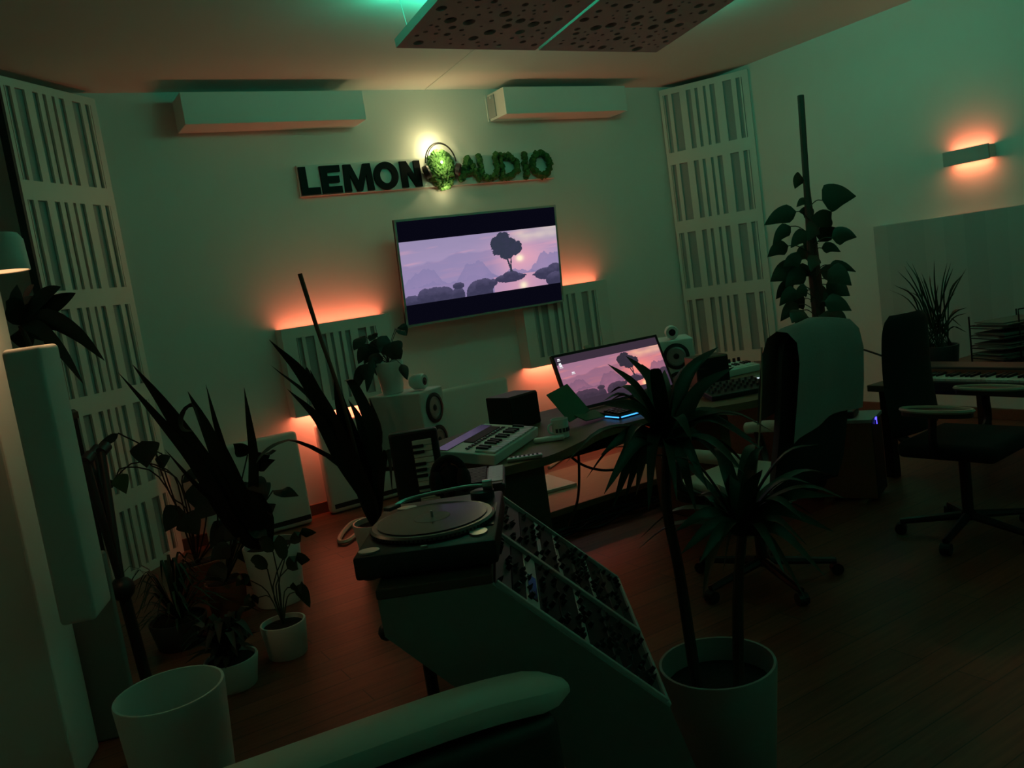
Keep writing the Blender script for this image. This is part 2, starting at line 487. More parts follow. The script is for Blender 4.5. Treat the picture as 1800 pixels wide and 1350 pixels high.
# ------------------------------------------------------------------ white boxes under the ceiling
g = 'white boxes under the ceiling'
t = thing('wall_box', 'long white box high on the back wall, left of the sign lamp', 'wall box', (1.36, 6.09, 2.914), 0, g)
MB().bx(0, 1.32, 0, 0.275, 0, 0.215, 0.004).build('casing', WHITE, t)
t = thing('wall_box', 'long white box high on the back wall, at right with an open end', 'wall box', (3.93, 6.09, 2.925), 0, g)
MB().bx(0, 1.30, 0, 0.275, 0, 0.22, 0.004).build('casing', WHITE, t)
m = MB(); m.bx(-0.012, 0, 0.15, 0.262, 0.02, 0.20, 0.003); m.build('end_recess', GREYF, t)
m = MB(); m.bx(-0.022, -0.0, 0.262, 0.276, 0.0, 0.225, 0.003); m.bx(-0.02, -0.012, 0.18, 0.2, 0.17, 0.19); m.build('end_bracket', WHITE, t)

# ------------------------------------------------------------------ sign
SGX, SGY, SGZ = 2.158, 6.335, 2.41
t = thing('sign', 'long white shop sign with black letters and green moss letters on the back wall', 'sign', (SGX, SGY, SGZ))
HB = 0.226
MB().bx(0, 2.34, 0.0, 0.03, 0, HB + 0.01, 0.002).build('board', WHITE, t)
LT = [  # letter, x0, x1, strokes polygons in unit box
    ('L', 0.0, 0.148), ('E', 0.165, 0.325), ('M', 0.345, 0.592), ('O', 0.60, 0.81), ('N', 0.835, 1.012)]


def letter_poly(ch, w, h, s):
    if ch == 'L': return [[(0, 0), (w, 0), (w, s * .95), (s, s * .95), (s, h), (0, h)]]
    if ch == 'E':
        q = s * .92
        return [[(0, 0), (w, 0), (w, q), (s, q), (s, h / 2 - q / 2), (w * .92, h / 2 - q / 2), (w * .92, h / 2 + q / 2), (s, h / 2 + q / 2), (s, h - q), (w, h - q), (w, h), (0, h)]]
    if ch == 'M':
        c = w / 2; k = s * 1.02
        return [[(0, 0), (k, 0), (k * .98, h * .62), (c - k * .38, 0), (c + k * .38, 0), (w - k * .98, h * .62), (w - k, 0), (w, 0), (w - .012, h), (w - k * 1.3, h), (c, h * .36), (k * 1.3, h), (.012, h)]]
    if ch == 'N':
        k = s
        return [[(0, 0), (k, 0), (k, h * .58), (w - k * 1.05, 0), (w, 0), (w, h), (w - k, h), (w - k, h * .42), (k * 1.05, h), (0, h)]]


for ch, x0, x1 in LT:
    mb = MB(); w = x1 - x0; h = 0.208
    if ch == 'O':
        n = 36; vs = []; fs = []
        for (yy) in (-0.022, 0.0):
            for (rx, rz) in ((w / 2, h / 2 + .005), (w / 2 - .052, h / 2 - .045)):
                for k in range(n):
                    an = 2 * pi * k / n; vs.append(Vector((w / 2 + rx * cos(an), yy, h / 2 + rz * sin(an))))
        for k in range(n):
            k2 = (k + 1) % n
            fs += [[k, k2, n + k2, n + k], [2 * n + k, 3 * n + k, 3 * n + k2, 2 * n + k2], [k, 2 * n + k, 2 * n + k2, k2], [n + k, n + k2, 3 * n + k2, 3 * n + k]]
        mb.add(vs, fs)
    else:
        for p in letter_poly(ch, w, h, 0.054): mb.prism(p, -0.022, 0.0)
    lo = mb.build('letter', mat('black_letter', (.004, .004, .005), .45, noise=.1, spec=.12), t, loc=(x0 + 0.006, 0, 0.010)); lo['label'] = 'glossy black letter ' + ch


def moss_stroke(mb, pts, rnd, r=0.029, dens=0.011):
    for i in range(len(pts) - 1):
        a, b = Vector((pts[i][0], 0, pts[i][1])), Vector((pts[i + 1][0], 0, pts[i + 1][1]))
        n = max(1, int((b - a).length / dens))
        for k in range(n + 1):
            p = a.lerp(b, k / n)
            for q in range(2):
                mb.ico((p.x + rnd.uniform(-.011, .011), -0.022 + rnd.uniform(-.018, .008), p.z + rnd.uniform(-.011, .011)), r * rnd.uniform(.55, 1.0), 1, 0.28, rnd)


rnd = random.Random(4)
AUD = [('A', 1.375, 1.545), ('U', 1.575, 1.74), ('D', 1.785, 1.95), ('I', 2.01, 2.05), ('O', 2.105, 2.29)]
for ch, x0, x1 in AUD:
    mb = MB(); w = x1 - x0; b0, h0 = 0.03, 0.215
    if ch == 'A': S = [[(x0, b0), (x0 + w / 2, h0), (x1, b0)], [(x0 + w * .25, .09), (x0 + w * .75, .09)]]
    elif ch == 'U': S = [[(x0, h0), (x0, .08), (x0 + w * .15, .045), (x0 + w / 2, b0), (x1 - w * .15, .045), (x1, .08), (x1, h0)]]
    elif ch == 'D': S = [[(x0, b0), (x0, h0), (x0 + w * .5, h0 - .01), (x1 - w * .08, h0 - .05), (x1, (h0 + b0) / 2), (x1 - w * .08, b0 + .05), (x0 + w * .5, b0 + .01), (x0, b0)]]
    elif ch == 'I': S = [[(x0 + w / 2, b0), (x0 + w / 2, h0)]]
    else: S = [[(x0 + w / 2 + w / 2 * cos(a * pi / 8), .122 + .095 * sin(a * pi / 8)) for a in range(17)]]
    for q in S: moss_stroke(mb, q, rnd)
    lo = mb.build('letter', MOSS, t); lo['label'] = 'moss covered letter ' + ch
# moss lemon in the middle, with a lamp glowing inside
mb = MB(); lc = (1.205, -0.045, 0.135)
mb.ico((lc[0], 0.0, lc[2]), (.105, .07, .148), 3, .05, rnd)
for i in range(420):
    u = rnd.uniform(0, 2 * pi); q = sqrt(rnd.random())
    ex, ez = 0.112 * q * cos(u), 0.158 * q * sin(u)
    dp = -0.075 * sqrt(max(0, 1 - q * q)) - 0.004
    mb.ico((lc[0] + ex, dp + rnd.uniform(-.012, .012), lc[2] + ez), rnd.uniform(.013, .027), 1, 0.3, rnd)
mb.build('moss_lemon', mat('lemon_moss', (.14, .36, .09), .9, noise=.75, scale=60, bump=.4), t)
bulb = MB().ico((1.165, -0.125, 0.175), 0.010, 2).build('lamp_bulb', mat('bulb_glow', (1, .9, .6), .4, emit=LEMONY, estr=14, noise=.02), t)
point('sign_lamp', (SGX + 1.165, SGY - 0.165, SGZ + 0.185), LEMONY, 1.1, 0.012)
point('sign_lamp', (SGX + 1.16, SGY - 0.004, SGZ + 0.268), LEMONY, 2.2, 0.02)
point('sign_lamp', (SGX + 1.16, SGY - 0.075, SGZ + 0.32), LEMONY, 2.6, 0.04)
point('sign_lamp', (SGX + 1.205, SGY - 0.07, SGZ - 0.045), LEMONY, 0.35, 0.012)
# headphones hung over the lemon
hp = thing('headphones', 'black headphones hung over the glowing moss lemon of the sign', 'headphones', (SGX + 1.195, SGY - 0.055, SGZ + 0.15))
pts = [(0.142 * cos(a), 0.0, 0.02 + 0.172 * sin(a)) for a in [RAD(5 + 170 * i / 20) for i in range(21)]]
MB().tube(pts, 0.006, 8).build('headband', BLACK, hp, smooth=True)
pts2 = [(p[0] * .93, -0.012, p[2] * .94 + .002) for p in pts[2:-2]]
MB().tube(pts2, 0.004, 6).build('head_strap', BLACKF, hp, smooth=True)
for sx in (-1, 1):
    m = MB(); Mx = Matrix.Translation((sx * 0.142, -0.005, -0.035)) @ Matrix.Rotation(RAD(90) + sx * 0.35, 4, 'Y') @ Matrix.Rotation(RAD(25), 4, 'X')
    m.lathe([(0.03, -0.028), (0.052, -0.022), (0.055, 0.012), (0.045, 0.026), (0.0, 0.028)], 24, M=Mx)
    m.build('ear_cup', BLACK, hp, smooth=True)

# ------------------------------------------------------------------ screens: a painted landscape, one colour per tiny face


def lerp3(a, b, t):
    t = max(0.0, min(1.0, t)); return tuple(a[i] + (b[i] - a[i]) * t for i in range(3))


def vnoise(x, y, seed=0):
    def h(i, j):
        n = (i * 374761393 + j * 668265263 + seed * 974711) & 0xffffffff
        n = ((n ^ (n >> 13)) * 1274126177) & 0xffffffff
        return ((n ^ (n >> 16)) & 0xffff) / 65535.0
    i, j = math.floor(x), math.floor(y); fx, fy = x - i, y - j
    fx = fx * fx * (3 - 2 * fx); fy = fy * fy * (3 - 2 * fy)
    return (h(i, j) * (1 - fx) + h(i + 1, j) * fx) * (1 - fy) + (h(i, j + 1) * (1 - fx) + h(i + 1, j + 1) * fx) * fy


def fbm(x, y, s=0): return 0.55 * vnoise(x, y, s) + 0.3 * vnoise(2.1 * x, 2.1 * y, s + 1) + 0.15 * vnoise(4.3 * x, 4.3 * y, s + 2)


def ell(u, v, cu, cv, ru, rv): return ((u - cu) / ru) ** 2 + ((v - cv) / rv) ** 2 < 1


ROCKS = [(.04, .02, .06, .13), (.12, .06, .05, .17), (.18, .05, .10, .18), (.235, .07, .06, .15), (.32, .05, .04, .13), (.325, .20, .036, .055),
         (.455, .03, .085, .22), (.49, .13, .06, .13), (.545, .17, .03, .06), (.66, .21, .10, .075), (.665, .255, .05, .07), (.74, .225, .03, .02),
         (.90, .20, .075, .10), (.97, .22, .06, .14), (.97, .08, .07, .13), (.83, .205, .02, .018)]
TREE = [(.605, .80, .055, .13), (.635, .88, .045, .11), (.66, .76, .065, .14), (.70, .70, .05, .12), (.735, .72, .022, .10), (.65, .64, .05, .12), (.60, .70, .04, .10)]


def landscape(u, v, pal):
    sky0, sky1, pink, sun, mt1, mt2, rock, tree = pal
    c = lerp3(sky1, sky0, (v - .3) / .7 + .35 * (fbm(u * 6, v * 9, 3) - .5))
    du, dv = (u - .735), (v - .52)
    g = math.exp(-(du * du / .035 + dv * dv / .09)); c = lerp3(c, pink, g * .95)
    st = fbm(u * 3 + 5, v * 12 - u * 2, 8); c = lerp3(c, pink, max(0, st - .55) * 2.2 * (1 - abs(v - .7)))
    k = fbm(u * 5, v * 5, 21)
    cb = .70 + .16 * (fbm(u * 9, 2.2, 5) - .5) + .22 * (u - .3) * (u < .6)
    if v < cb: c = lerp3(c, mt1, .55 * max(0, min(1, (.66 - u) / .12)) * min(1, (cb - v) / .03))
    c = lerp3(c, sun, .45 * max(0, k - .42) * 2.5 * max(0, min(1, (v - .72) / .2)) * max(0, min(1, (u - .66) / .1)))
    s = math.exp(-(du * du * 2.1 + dv * dv * .42) / .0011); c = lerp3(c, sun, min(1, s * 1.3))
    # ranges of mountains
    h1 = .24 + .26 * math.exp(-((u - .43) / .10) ** 4) + .22 * (fbm(u * 16, 1, 2) - .35) + .05 * (fbm(u * 55, 3, 2) - .5)
    h2 = .26 + .24 * math.exp(-((u - .12) / .085) ** 4) + .20 * (fbm(u * 15, 4, 6) - .35) + .05 * (fbm(u * 50, 5, 2) - .5)
    h3 = .14 + .40 * math.exp(-((u - 1.0) / .17) ** 4) + .22 * (fbm(u * 18, 7, 9) - .3) + .05 * (fbm(u * 60, 9, 2) - .5)
    for h, m in ((h2, mt1), (h1, mt1), (h3, mt1)):
        if v < h: c = lerp3(c, lerp3(m, mt2, (h - v) * 2.2), .78)
    if v < .25:  # water
        c = lerp3(mt2, pink, .35 + .4 * math.exp(-((u - .74) / .12) ** 2)) if u > .55 else lerp3(mt2, mt1, .3)
        s = math.exp(-((u - .745) ** 2 / .0006 + (v - .05) ** 2 / .004)); c = lerp3(c, sun, s * .95)
    for (cu, cv, ru, rv) in ROCKS:
        if ell(u, v, cu, cv, ru, rv):
            c = lerp3(rock, lerp3(rock, mt1, .35), max(0, (v - cv) / rv) * .6 + .5 * (fbm(u * 40, v * 20, 4) - .5))
    # trunk and crown
    if .31 < v < .60:
        t = (v - .31) / .29
        for ub, ut, w in ((.675, .645, .006), (.668, .68, .0045)):
            if abs(u - (ub + (ut - ub) * t)) < w * (1.2 - .5 * t): c = tree
    j = .018 * (fbm(u * 60, v * 28, 12) - .5)
    for (cu, cv, ru, rv) in TREE:
        if ell(u + j, v + j * 3, cu, cv, ru, rv): c = lerp3(tree, rock, .6 * fbm(u * 50, v * 24, 14))
    return c


PAL_TV = ((.30, .25, .42), (.40, .30, .50), (.74, .36, .46), (1.0, .86, .62), (.235, .20, .385), (.30, .225, .42), (.042, .040, .085), (.030, .038, .062))
PAL_PC = ((.27, .13, .20), (.38, .15, .22), (.72, .20, .16), (1.0, .58, .30), (.150, .075, .13), (.28, .105, .17), (.036, .024, .040), (.022, .020, .030))


def screen_mesh(name, W, H, nu, nv, v0, v1, pal, bar, strength, parent, extras=None):
    vs = []; cols = []; fs = []
    for j in range(nv + 1):
        vv = j / nv
        for i in range(nu + 1):
            vs.append(Vector(((i / nu - .5) * W, 0, vv * H)))
    for j in range(nv):
        vv = (j + .5) / nv
        for i in range(nu):
            u = (i + .5) / nu
            c = bar if not (v0 <= vv <= v1) else landscape(u, (vv - v0) / (v1 - v0), pal)
            if extras:
                e = extras(u, vv)
                if e: c = e
            a = j * (nu + 1) + i
            fs.append([a, a + 1, a + nu + 2, a + nu + 1]); cols.append(c)
    me = bpy.data.meshes.new(name); me.from_pydata([tuple(v) for v in vs], [], fs)
    at_ = me.color_attributes.new('Col', 'FLOAT_COLOR', 'CORNER')
    buf = []
    for c in cols: buf += [c[0], c[1], c[2], 1.0] * 4
    at_.data.foreach_set('color', buf)
    me.materials.append(emat(name + '_light', strength))
    o = bpy.data.objects.new(name, me); COL.objects.link(o); o.parent = parent
    return o


TVW, TVH = 1.526, 0.838
tv = thing('television', 'large flat television on the back wall showing a purple landscape with a tree', 'television', (3.529, 6.165, 1.315), 0, rx=0)
tv.rotation_euler = (RAD(5.0), 0, 0)
so = screen_mesh('screen', TVW - .034, TVH - .034, 300, 168, .19, .805, PAL_TV, (.0022, .0022, .0065), 1.03, tv)
so.location = (0, -0.0015, 0.017)
m = MB(); w2 = TVW / 2
m.bx(-w2, w2, -0.006, 0.0, 0, 0.017); m.bx(-w2, w2, -0.006, 0.0, TVH - .017, TVH)
m.bx(-w2, -w2 + .017, -0.006, 0.0, .017, TVH - .017); m.bx(w2 - .017, w2, -0.006, 0.0, .017, TVH - .017)
m.build('bezel', mat('bezel_silver', (.42, .47, .45), .35, metal=.3, noise=.05), tv)
MB().bx(-w2, w2, 0.0, 0.03, 0, TVH, .004).build('housing', BLACK, tv)
MB().bx(-.2, .2, 0.03, 0.16, .25, .6, .004).build('wall_mount', DGREY, tv)

# ------------------------------------------------------------------ hanging ceiling panels
g = 'perforated panels hung under the ceiling'
rnd = random.Random(11)
CLT = RAD(-7.0)
for (x0, W, lab, Ln) in ((2.218, 0.94, 'grey perforated panel hung below the ceiling, left of the green gap', 1.75), (3.19, 0.962, 'grey perforated panel hung below the ceiling, right of the green gap', 1.75)):
    t = thing('ceiling_panel', lab, 'ceiling panel', (x0, 4.47, 2.94), 0, g)
    t.rotation_euler = (CLT, 0, 0)
    holes = []
    for tries in range(5000):
        r = rnd.choice((.009, .010, .012, .014, .020, .022, .030, .036))
        x, y = rnd.uniform(.05, W - .05), -rnd.uniform(.04, Ln - .05)
        if x - r < .025 or x + r > W - .025: continue
        if all((x - a) ** 2 + (y - b) ** 2 > (r + c + .022) ** 2 for a, b, c in holes): holes.append((x, y, r))
        if len(holes) > 210: break
    hole_plate('perforated_board', [(0, 0), (W, 0), (W, -Ln), (0, -Ln)], holes, 0.0, 0.022, CLOUDG, t)
    MB().bx(0.002, W - 0.002, -Ln + .002, -.002, 0.0225, 0.045).build('core_board', HOLE, t)
    m = MB(); m.bx(-.003, 0, -Ln, 0, 0.0, 0.05); m.bx(W, W + .003, -Ln, 0, 0.0, 0.05); m.bx(0, W, 0, .003, 0.0, 0.05); m.bx(0, W, -Ln - .003, -Ln, 0, .05)
    m.build('panel_edge', mat('panel_edge_white', (.55, .56, .54), .7, noise=.05), t)
    m = MB()
    for xx in (0.03, W - .03):
        for yy in (-.12, -Ln + .3):
            up = 0.19 if yy > -1 else 0.04
            m.tube([(xx, yy, .045), (xx, yy + .025, .045 + up)], 0.0018, 6)
    m.build('hanging_wire', SILVER, t)
    m = MB()
    for xx in (0.12, W - .12): m.bx(xx - .006, xx + .006, -Ln + .1, -.1, .0455, .05)
    m.build('led_strip', mat('green_led_strip', (.1, .5, .3), .5, emit=GREEN, estr=1.5, noise=.05), t)

struct(MB().bx(2.4, 4.4, -1.2, 0.0, 2.88, 2.93).build('added_fill_board', CLOUDG))  # unseen board added behind the camera, under the green fill light
# ------------------------------------------------------------------ right wall lamp and fabric panel
t = thing('wall_lamp', 'flat rectangular up and down lamp glowing orange on the right wall', 'wall lamp', (6.2, 3.605, 1.925))
MB().bx(0, 0.02, -.17, .17, 0, .105, .003).build('front_shield', mat('lamp_plaster', (.45, .45, .43), .6, noise=.05), t)
m = MB(); m.bx(.02, .10, -.165, -.15, 0.01, .10); m.bx(.02, .10, .15, .165, 0.01, .10); m.bx(.085, .10, -.15, .15, .02, .09); m.build('back_box', WHITE, t)
MB().tube([(.05, -.12, .053), (.05, .12, .053)], .008, 10).build('lamp_tube', LAMPD, t)
for s in (1, -1):
    area('wall_lamp_light', (6.255, 3.605, 1.978 + s * .04), .04, .28, ORANGE if s > 0 else (1.0, .24, .11), 0.85, (0, 0, s))
m = MB(); m.bx(6.245, 6.295, 1.2, 4.44, 0.25, 1.568, .006)
tag(m.build('fabric_wall_panel', stripe_mat('striped_fabric', (.36, .40, .39), (.46, .49, .47), 0.16)), 'wide grey-green striped fabric panel on the right wall under the lamp', 'wall panel')

# ------------------------------------------------------------------ left: absorber, shade lamp
ab = thing('wall_absorber', 'white soft-edged absorber hung on the column at the left edge', 'acoustic panel', tuple(at(168, 1078, d=2.83).to_tuple()[:2]) + (0.64,), CR)
MB().box((-0.058, 0.10, 0.465), (0.116, 0.20, 0.93), 0.016, seg=3).build('padded_body', WHITEF, ab, smooth=True)
lp = at(-3, 446, d=2.78)
t = thing('shade_lamp', 'white cylinder shade lamp glowing warm, on the column at the left edge', 'wall lamp', (lp.x, lp.y, lp.z - .06))
MB().lathe([(.066, .10), (.080, 0), (.084, .0), (.080, .10), (.066, .122), (0, .124)], 32, cap=False).build('lamp_shade', WHITE, t, smooth=True)
MB().lathe([(0, .002), (.078, .002), (.078, .006), (0, .006)], 32).build('diffuser', LAMPD, t)
MB().tube([(0, .05, .10), (-.02, .12, .10)], .010, 8).build('bracket', WHITE, t)
area('shade_lamp_light', (lp.x, lp.y, lp.z - .066), .12, .12, WARM, 1.0, (0, 0, -1))

# board leaning behind the column
bp = at(160, 1230, d=3.35)
m = MB(); m.box((0, 0, 0.375), (0.36, 0.05, 0.75), 0.01, rz=RAD(-20))
tag(m.build('leaning_board', mat('grey_board', (.20, .22, .21), .8, noise=.1), loc=(bp.x - .02, bp.y, 0)), 'grey board standing on the floor under the white absorber at left', 'board')

# ------------------------------------------------------------------ floor absorbers along the back wall
g = 'white rounded floor absorbers'
for (x, w, h, y, lean, lab) in ((1.385, 0.74, 0.70, 6.12, 0.04, 'white rounded absorber panel leaning on the back wall, behind the big snake plant'),
                                (2.42, 0.98, 0.70, 6.20, 0.03, 'white rounded absorber panel on the floor, behind the left loudspeaker'),
                                (3.28, 0.70, 0.76, 6.17, 0.03, 'white rounded absorber panel on the floor, behind the black cube speaker')):
    t = thing('floor_absorber', lab, 'acoustic panel', (x, y, 0.005), 0, g)
    t.rotation_euler = (-lean, 0, 0)
    MB().box((0, 0.05, h / 2), (w, 0.10, h), 0.028, seg=3).build('padded_body', WHITEF, t, smooth=True)
    MB().bx(-w / 2 + .03, w / 2 - .012, -0.002, 0.004, .035, .07).build('bottom_slot', BLACK, t)

# ------------------------------------------------------------------ desk
DZ = 0.74
desk = thing('desk', 'wide dark wooden studio desk with a curved front edge', 'desk', (0, 0, 0))
front = cr([(1.80, 3.26, 0), (2.05, 3.235, 0), (2.30, 3.33, 0), (2.55, 3.45, 0), (2.90, 3.45, 0), (3.15, 3.30, 0), (3.40, 3.20, 0), (3.85, 3.20, 0), (4.10, 3.24, 0)], 40)
poly = [(p.x, p.y) for p in front] + [(4.20, 3.7), (4.18, 4.1), (3.95, 4.36), (2.35, 4.36), (1.98, 4.24), (1.80, 3.95)]
MB().slab(poly, DZ - 0.04, DZ).build('desk_top', WOODM, desk)
MB().bx(1.83, 2.06, 3.30, 3.98, 0, DZ - .04, .004).build('leg_panel', WOODD, desk)
MB().bx(3.335, 3.41, 3.45, 4.05, 0.0, DZ - .04, .004).build('leg_panel', WOODM, desk)
MB().bx(3.98, 4.05, 3.42, 4.05, 0.0, DZ - .04, .004).build('leg_panel', WOODM, desk)
MB().bx(2.06, 3.335, 4.2, 4.225, .45, DZ - .04).build('cable_tray', BLACK, desk)
# low wooden platform under it
pf = MB(); pf.bx(2.12, 4.0, 4.26, 5.15, 0.10, 0.14, .004)
t = thing('floor_platform', 'low light wooden platform on the floor behind the desk', 'platform')
pf.build('deck_board', WOODL, t)
MB().bx(2.14, 3.98, 4.29, 5.12, 0, .10).build('plinth', WOODD, t)  # dark wood colour stands in for the shaded platform front
q = [at(972, 868, z=.142), at(1043, 842, z=.142)]
m = MB(); m.box((2.92, 4.86, .151), (.46, .42, .02), .003, rz=RAD(-6))
tag(m.build('white_board', WHITE), 'flat white board lying on the low platform under the desk', 'board')

# cables under the desk and on the floor
def cable(name, pts, r, m, label, n=40):
    o = MB().tube(pts, r, 6, smooth=n).build(name, m, smooth=True)
    return tag(o, label, 'cable')


cable('cable', [at(985, 786, d=4.7), at(1020, 815, d=4.75), at(1055, 826, d=4.8), at(1090, 824, d=4.8), at(1140, 812, d=4.8)], .008, BLACK, 'black cable sagging in a loop under the desk')
cable('cable', [at(1015, 770, d=4.6), at(1018, 830, d=4.6), at(1015, 880, d=4.6), at(1000, 925, d=4.62)], .007, STEM, 'brown cable hanging straight down under the desk')
cable('cable', [at(965, 822, z=.012), at(1000, 800, z=.012), at(1045, 787, z=.012), at(1110, 782, z=.012)], .014, CABLEW, 'long pale cable lying in a curve on the orange-lit floor')
cable('cable', [at(640, 912, z=.02), at(618, 920, z=.02), at(600, 940, z=.02), at(597, 952, z=.02), at(612, 950, z=.02), at(632, 934, z=.02), at(650, 920, z=.02)], .016, CABLEW, 'loop of pale cable on the floor beside the tall plant pot')
rnd = random.Random(5)
m = MB()
for i in range(9):
    y0 = 4.16 + rnd.uniform(-.04, .04)
    pts = [(2.10 + k * .20, y0 + rnd.uniform(-.04, .04), .02 + rnd.uniform(0, .035)) for k in range(9)]
    m.tube(pts, .007, 5, smooth=36)
tag(m.build('cable_bundle', BLACK, smooth=True), 'tangled black cable bundle in front of the low platform', 'cables')

# ------------------------------------------------------------------ big speakers on stands
g = 'white two way speakers with round tweeters'


def speaker(p, rz, label):
    t = thing('loudspeaker', label, 'loudspeaker', (p[0], p[1], 0.545), rz, g)
    W, D, H = 0.27, 0.37, 0.44
    MB().box((0, D / 2, H / 2), (W, D, H), .008).build('cabinet', WHITE, t)
    for zz in (0.325, 0.125):
        wf = MB(); Mx = Matrix.Translation((0.005, 0, zz)) @ Matrix.Rotation(RAD(90), 4, 'X')
        wf.lathe([(.092, -.004), (.092, .010), (.072, .014), (.068, .006)], 36, M=Mx)
        w = wf.build('woofer', BLACK, t, smooth=True)
        c = MB(); c.lathe([(.068, .007), (.056, .010), (.052, .004), (.030, -.0), (.022, .001)], 36, M=Mx); c.build('cone', CONE, w, smooth=True)
        c = MB(); c.lathe([(.024, .003), (.016, .012), (0, .015)], 24, M=Mx); c.build('dust_cap', BLACK, w, smooth=True)
    tw = MB(); Mx = Matrix.Translation((0, .075, H + .052)) @ Matrix.Rotation(RAD(90), 4, 'X')
    tw.lathe([(0, -.06), (.03, -.055), (.047, -.03), (.048, .03), (.042, .042), (.024, .042)], 32, M=Mx)
    w = tw.build('tweeter_pod', WHITE, t, smooth=True)
    c = MB(); c.lathe([(.024, .0425), (.022, .036), (.010, .044), (0, .047)], 24, M=Mx); c.build('tweeter_dome', BLACKG, w, smooth=True)
    s = thing('speaker_stand', 'black stand under the ' + ('left' if 'left' in label else 'right') + ' white loudspeaker', 'speaker stand', (p[0], p[1], 0), rz, 'stands under the big speakers')
    MB().bx(-.13, .13, .02, .35, .52, .544, .004).build('top_plate', BLACK, s)
    MB().bx(-.05, .05, .13, .23, .02, .52, .004).build('column', BLACK, s)
    MB().bx(-.15, .15, .02, .36, 0, .02, .004).build('base_plate', BLACK, s)
    return t


pL = at(757, 684, z=.985); speaker((pL.x, pL.y), RAD(33), 'white loudspeaker with two woofers at the left, turned in, plant pot on top')
pR = at(1184, 598, z=.985); speaker((pR.x, pR.y), RAD(-36), 'white loudspeaker with two woofers at right, beside the computer screen')

# ------------------------------------------------------------------ computer monitor
mo = thing('computer_monitor', 'wide black computer screen on the desk showing a pink sunset landscape', 'computer monitor', (3.165, 4.08, DZ), 0)
MW, MH = 0.82, 0.355
tilt = RAD(-20)
Mt = Matrix.Translation((0, -.035, .012)) @ Matrix.Rotation(tilt, 4, 'X')


def icons(u, v):
    for (cu, cv) in ((.035, .955), (.035, .87), (.037, .82), (.125, .665)):
        if abs(u - cu) < .012 and abs(v - cv) < .012: return (.75, .75, .8)
        if abs(u - cu) < .016 and abs(v - cv + .028) < .008: return (.5, .48, .5)
    if v < .035 and u < .06: return (.55, .6, .7)
    return None


so = screen_mesh('screen', MW - .03, MH - .03, 240, 110, .135, .845, PAL_PC, (.032, .021, .034), 1.35, mo, icons)
so.matrix_local = Mt @ Matrix.Translation((0, -.0015, .015))
m = MB(); w2 = MW / 2
for b4 in ((-w2, w2, 0, .015), (-w2, w2, MH - .015, MH), (-w2, -w2 + .015, .015, MH - .015), (w2 - .015, w2, .015, MH - .015)):
    m.bx(b4[0], b4[1], -.005, 0, b4[2], b4[3])
fr = m.build('bezel', BLACK, mo); fr.matrix_local = Mt
fr = MB().bx(-w2, w2, 0, .022, 0, MH, .004).build('housing', BLACK, mo); fr.matrix_local = Mt
fr = MB().bx(-.155, -.105, -.006, .014, MH, MH + .022, .004).build('webcam', CREAM, mo); fr.matrix_local = Mt
m = MB(); m.tube([(0, .19, .016), (0, .16, .12), (0, .07, .17)], .018, 10); m.box((0, .17, .008), (.26, .16, .014), .004); m.build('stand', BLACK, mo)

# ------------------------------------------------------------------ small things on the desk
g = 'small cube speakers on the desk'
for (p, rz, lab, sidem) in (((2.435, 4.02), RAD(14), 'small black cube speaker on the desk, left of the screen', BLACK),
                            ((3.675, 3.80), RAD(-22), 'small black cube speaker with wooden sides, right of the screen', WOODM)):
    t = thing('cube_speaker', lab, 'speaker', (p[0], p[1], DZ), rz, g)
    s_ = 0.235 if sidem is BLACK else 0.215; h_ = .185
    MB().box((0, .09, h_ / 2), (s_, .18, h_), .005).build('cabinet', sidem if sidem is not BLACK else BLACK, t)
    MB().box((0, -.004, h_ / 2), (s_ - .012, .008, h_ - .012), .002).build('grille', BLACKF, t)
    MB().box((0, .09, h_ + .0005), (s_ - .006, .172, .003), .001).build('top_veneer', WOODD, t)

p = at(987, 768, z=DZ)
t = thing('mug', 'pale patterned mug on the desk, right of the black cube speaker', 'mug', (p.x, p.y, DZ))
MB().lathe([(0, 0), (.040, 0), (.042, .004), (.044, .095), (.040, .095), (.038, .010), (0, .008)], 28).build('body', POTW, t, smooth=True)
MB().tube([(-.043, 0, .078), (-.068, 0, .070), (-.070, 0, .04), (-.043, 0, .022)], .006, 8, smooth=12).build('handle', POTW, t, smooth=True)
m = MB()
for k in range(6):
    an = -2.6 + k * .42; m.box((.0445 * cos(an), .0445 * sin(an), .04), (.012, .003, .02), 0, rz=an + pi / 2)
m.build('printed_motif', PCBG, t)

p = at(1022, 742, z=DZ)
t = thing('folded_stand', 'dark green folded cover standing open on the desk before the screen', 'tablet cover', (p.x, p.y, DZ), RAD(10))
m = MB(); m.box((-.035, .045, .115), (.17, .006, .20), .002, rx=RAD(-38), ry=RAD(-10)); m.build('back_flap', BOOKG, t)
m = MB(); m.box((.03, -.045, .032), (.17, .10, .006), .002, rx=RAD(18), ry=RAD(3)); m.build('front_flap', BOOKG, t)

p = at(1126, 722, z=DZ)
t = thing('computer_keyboard', 'black computer keyboard with blue glowing edges below the screen', 'keyboard', (p.x, p.y, DZ + .004), RAD(2))
MB().box((0, 0, .014), (.45, .17, .022), .004, rx=RAD(4)).build('body', BLACK, t)
m = MB()
for r_ in range(5):
    for k in range(15): m.box((-.2 + k * .0285, -.055 + r_ * .027, .026 + r_ * .0018), (.024, .022, .010), .003, seg=1)
m.build('keys', BLACK, t)
m = MB(); m.bx(-.215, -.05, -.0895, -.0865, .006, .012); m.bx(.02, .215, -.0895, -.0865, .006, .012); m.bx(-.228, -.2255, -.08, .05, .006, .012); m.build('glow_edge', LEDB, t)
m = MB()
for (a, b) in ((.10, .045), (.13, .02), (-.17, .05), (-.02, .055)): m.box((a, b, .0365), (.012, .012, .002))
m.build('lit_keys', LEDC, t)

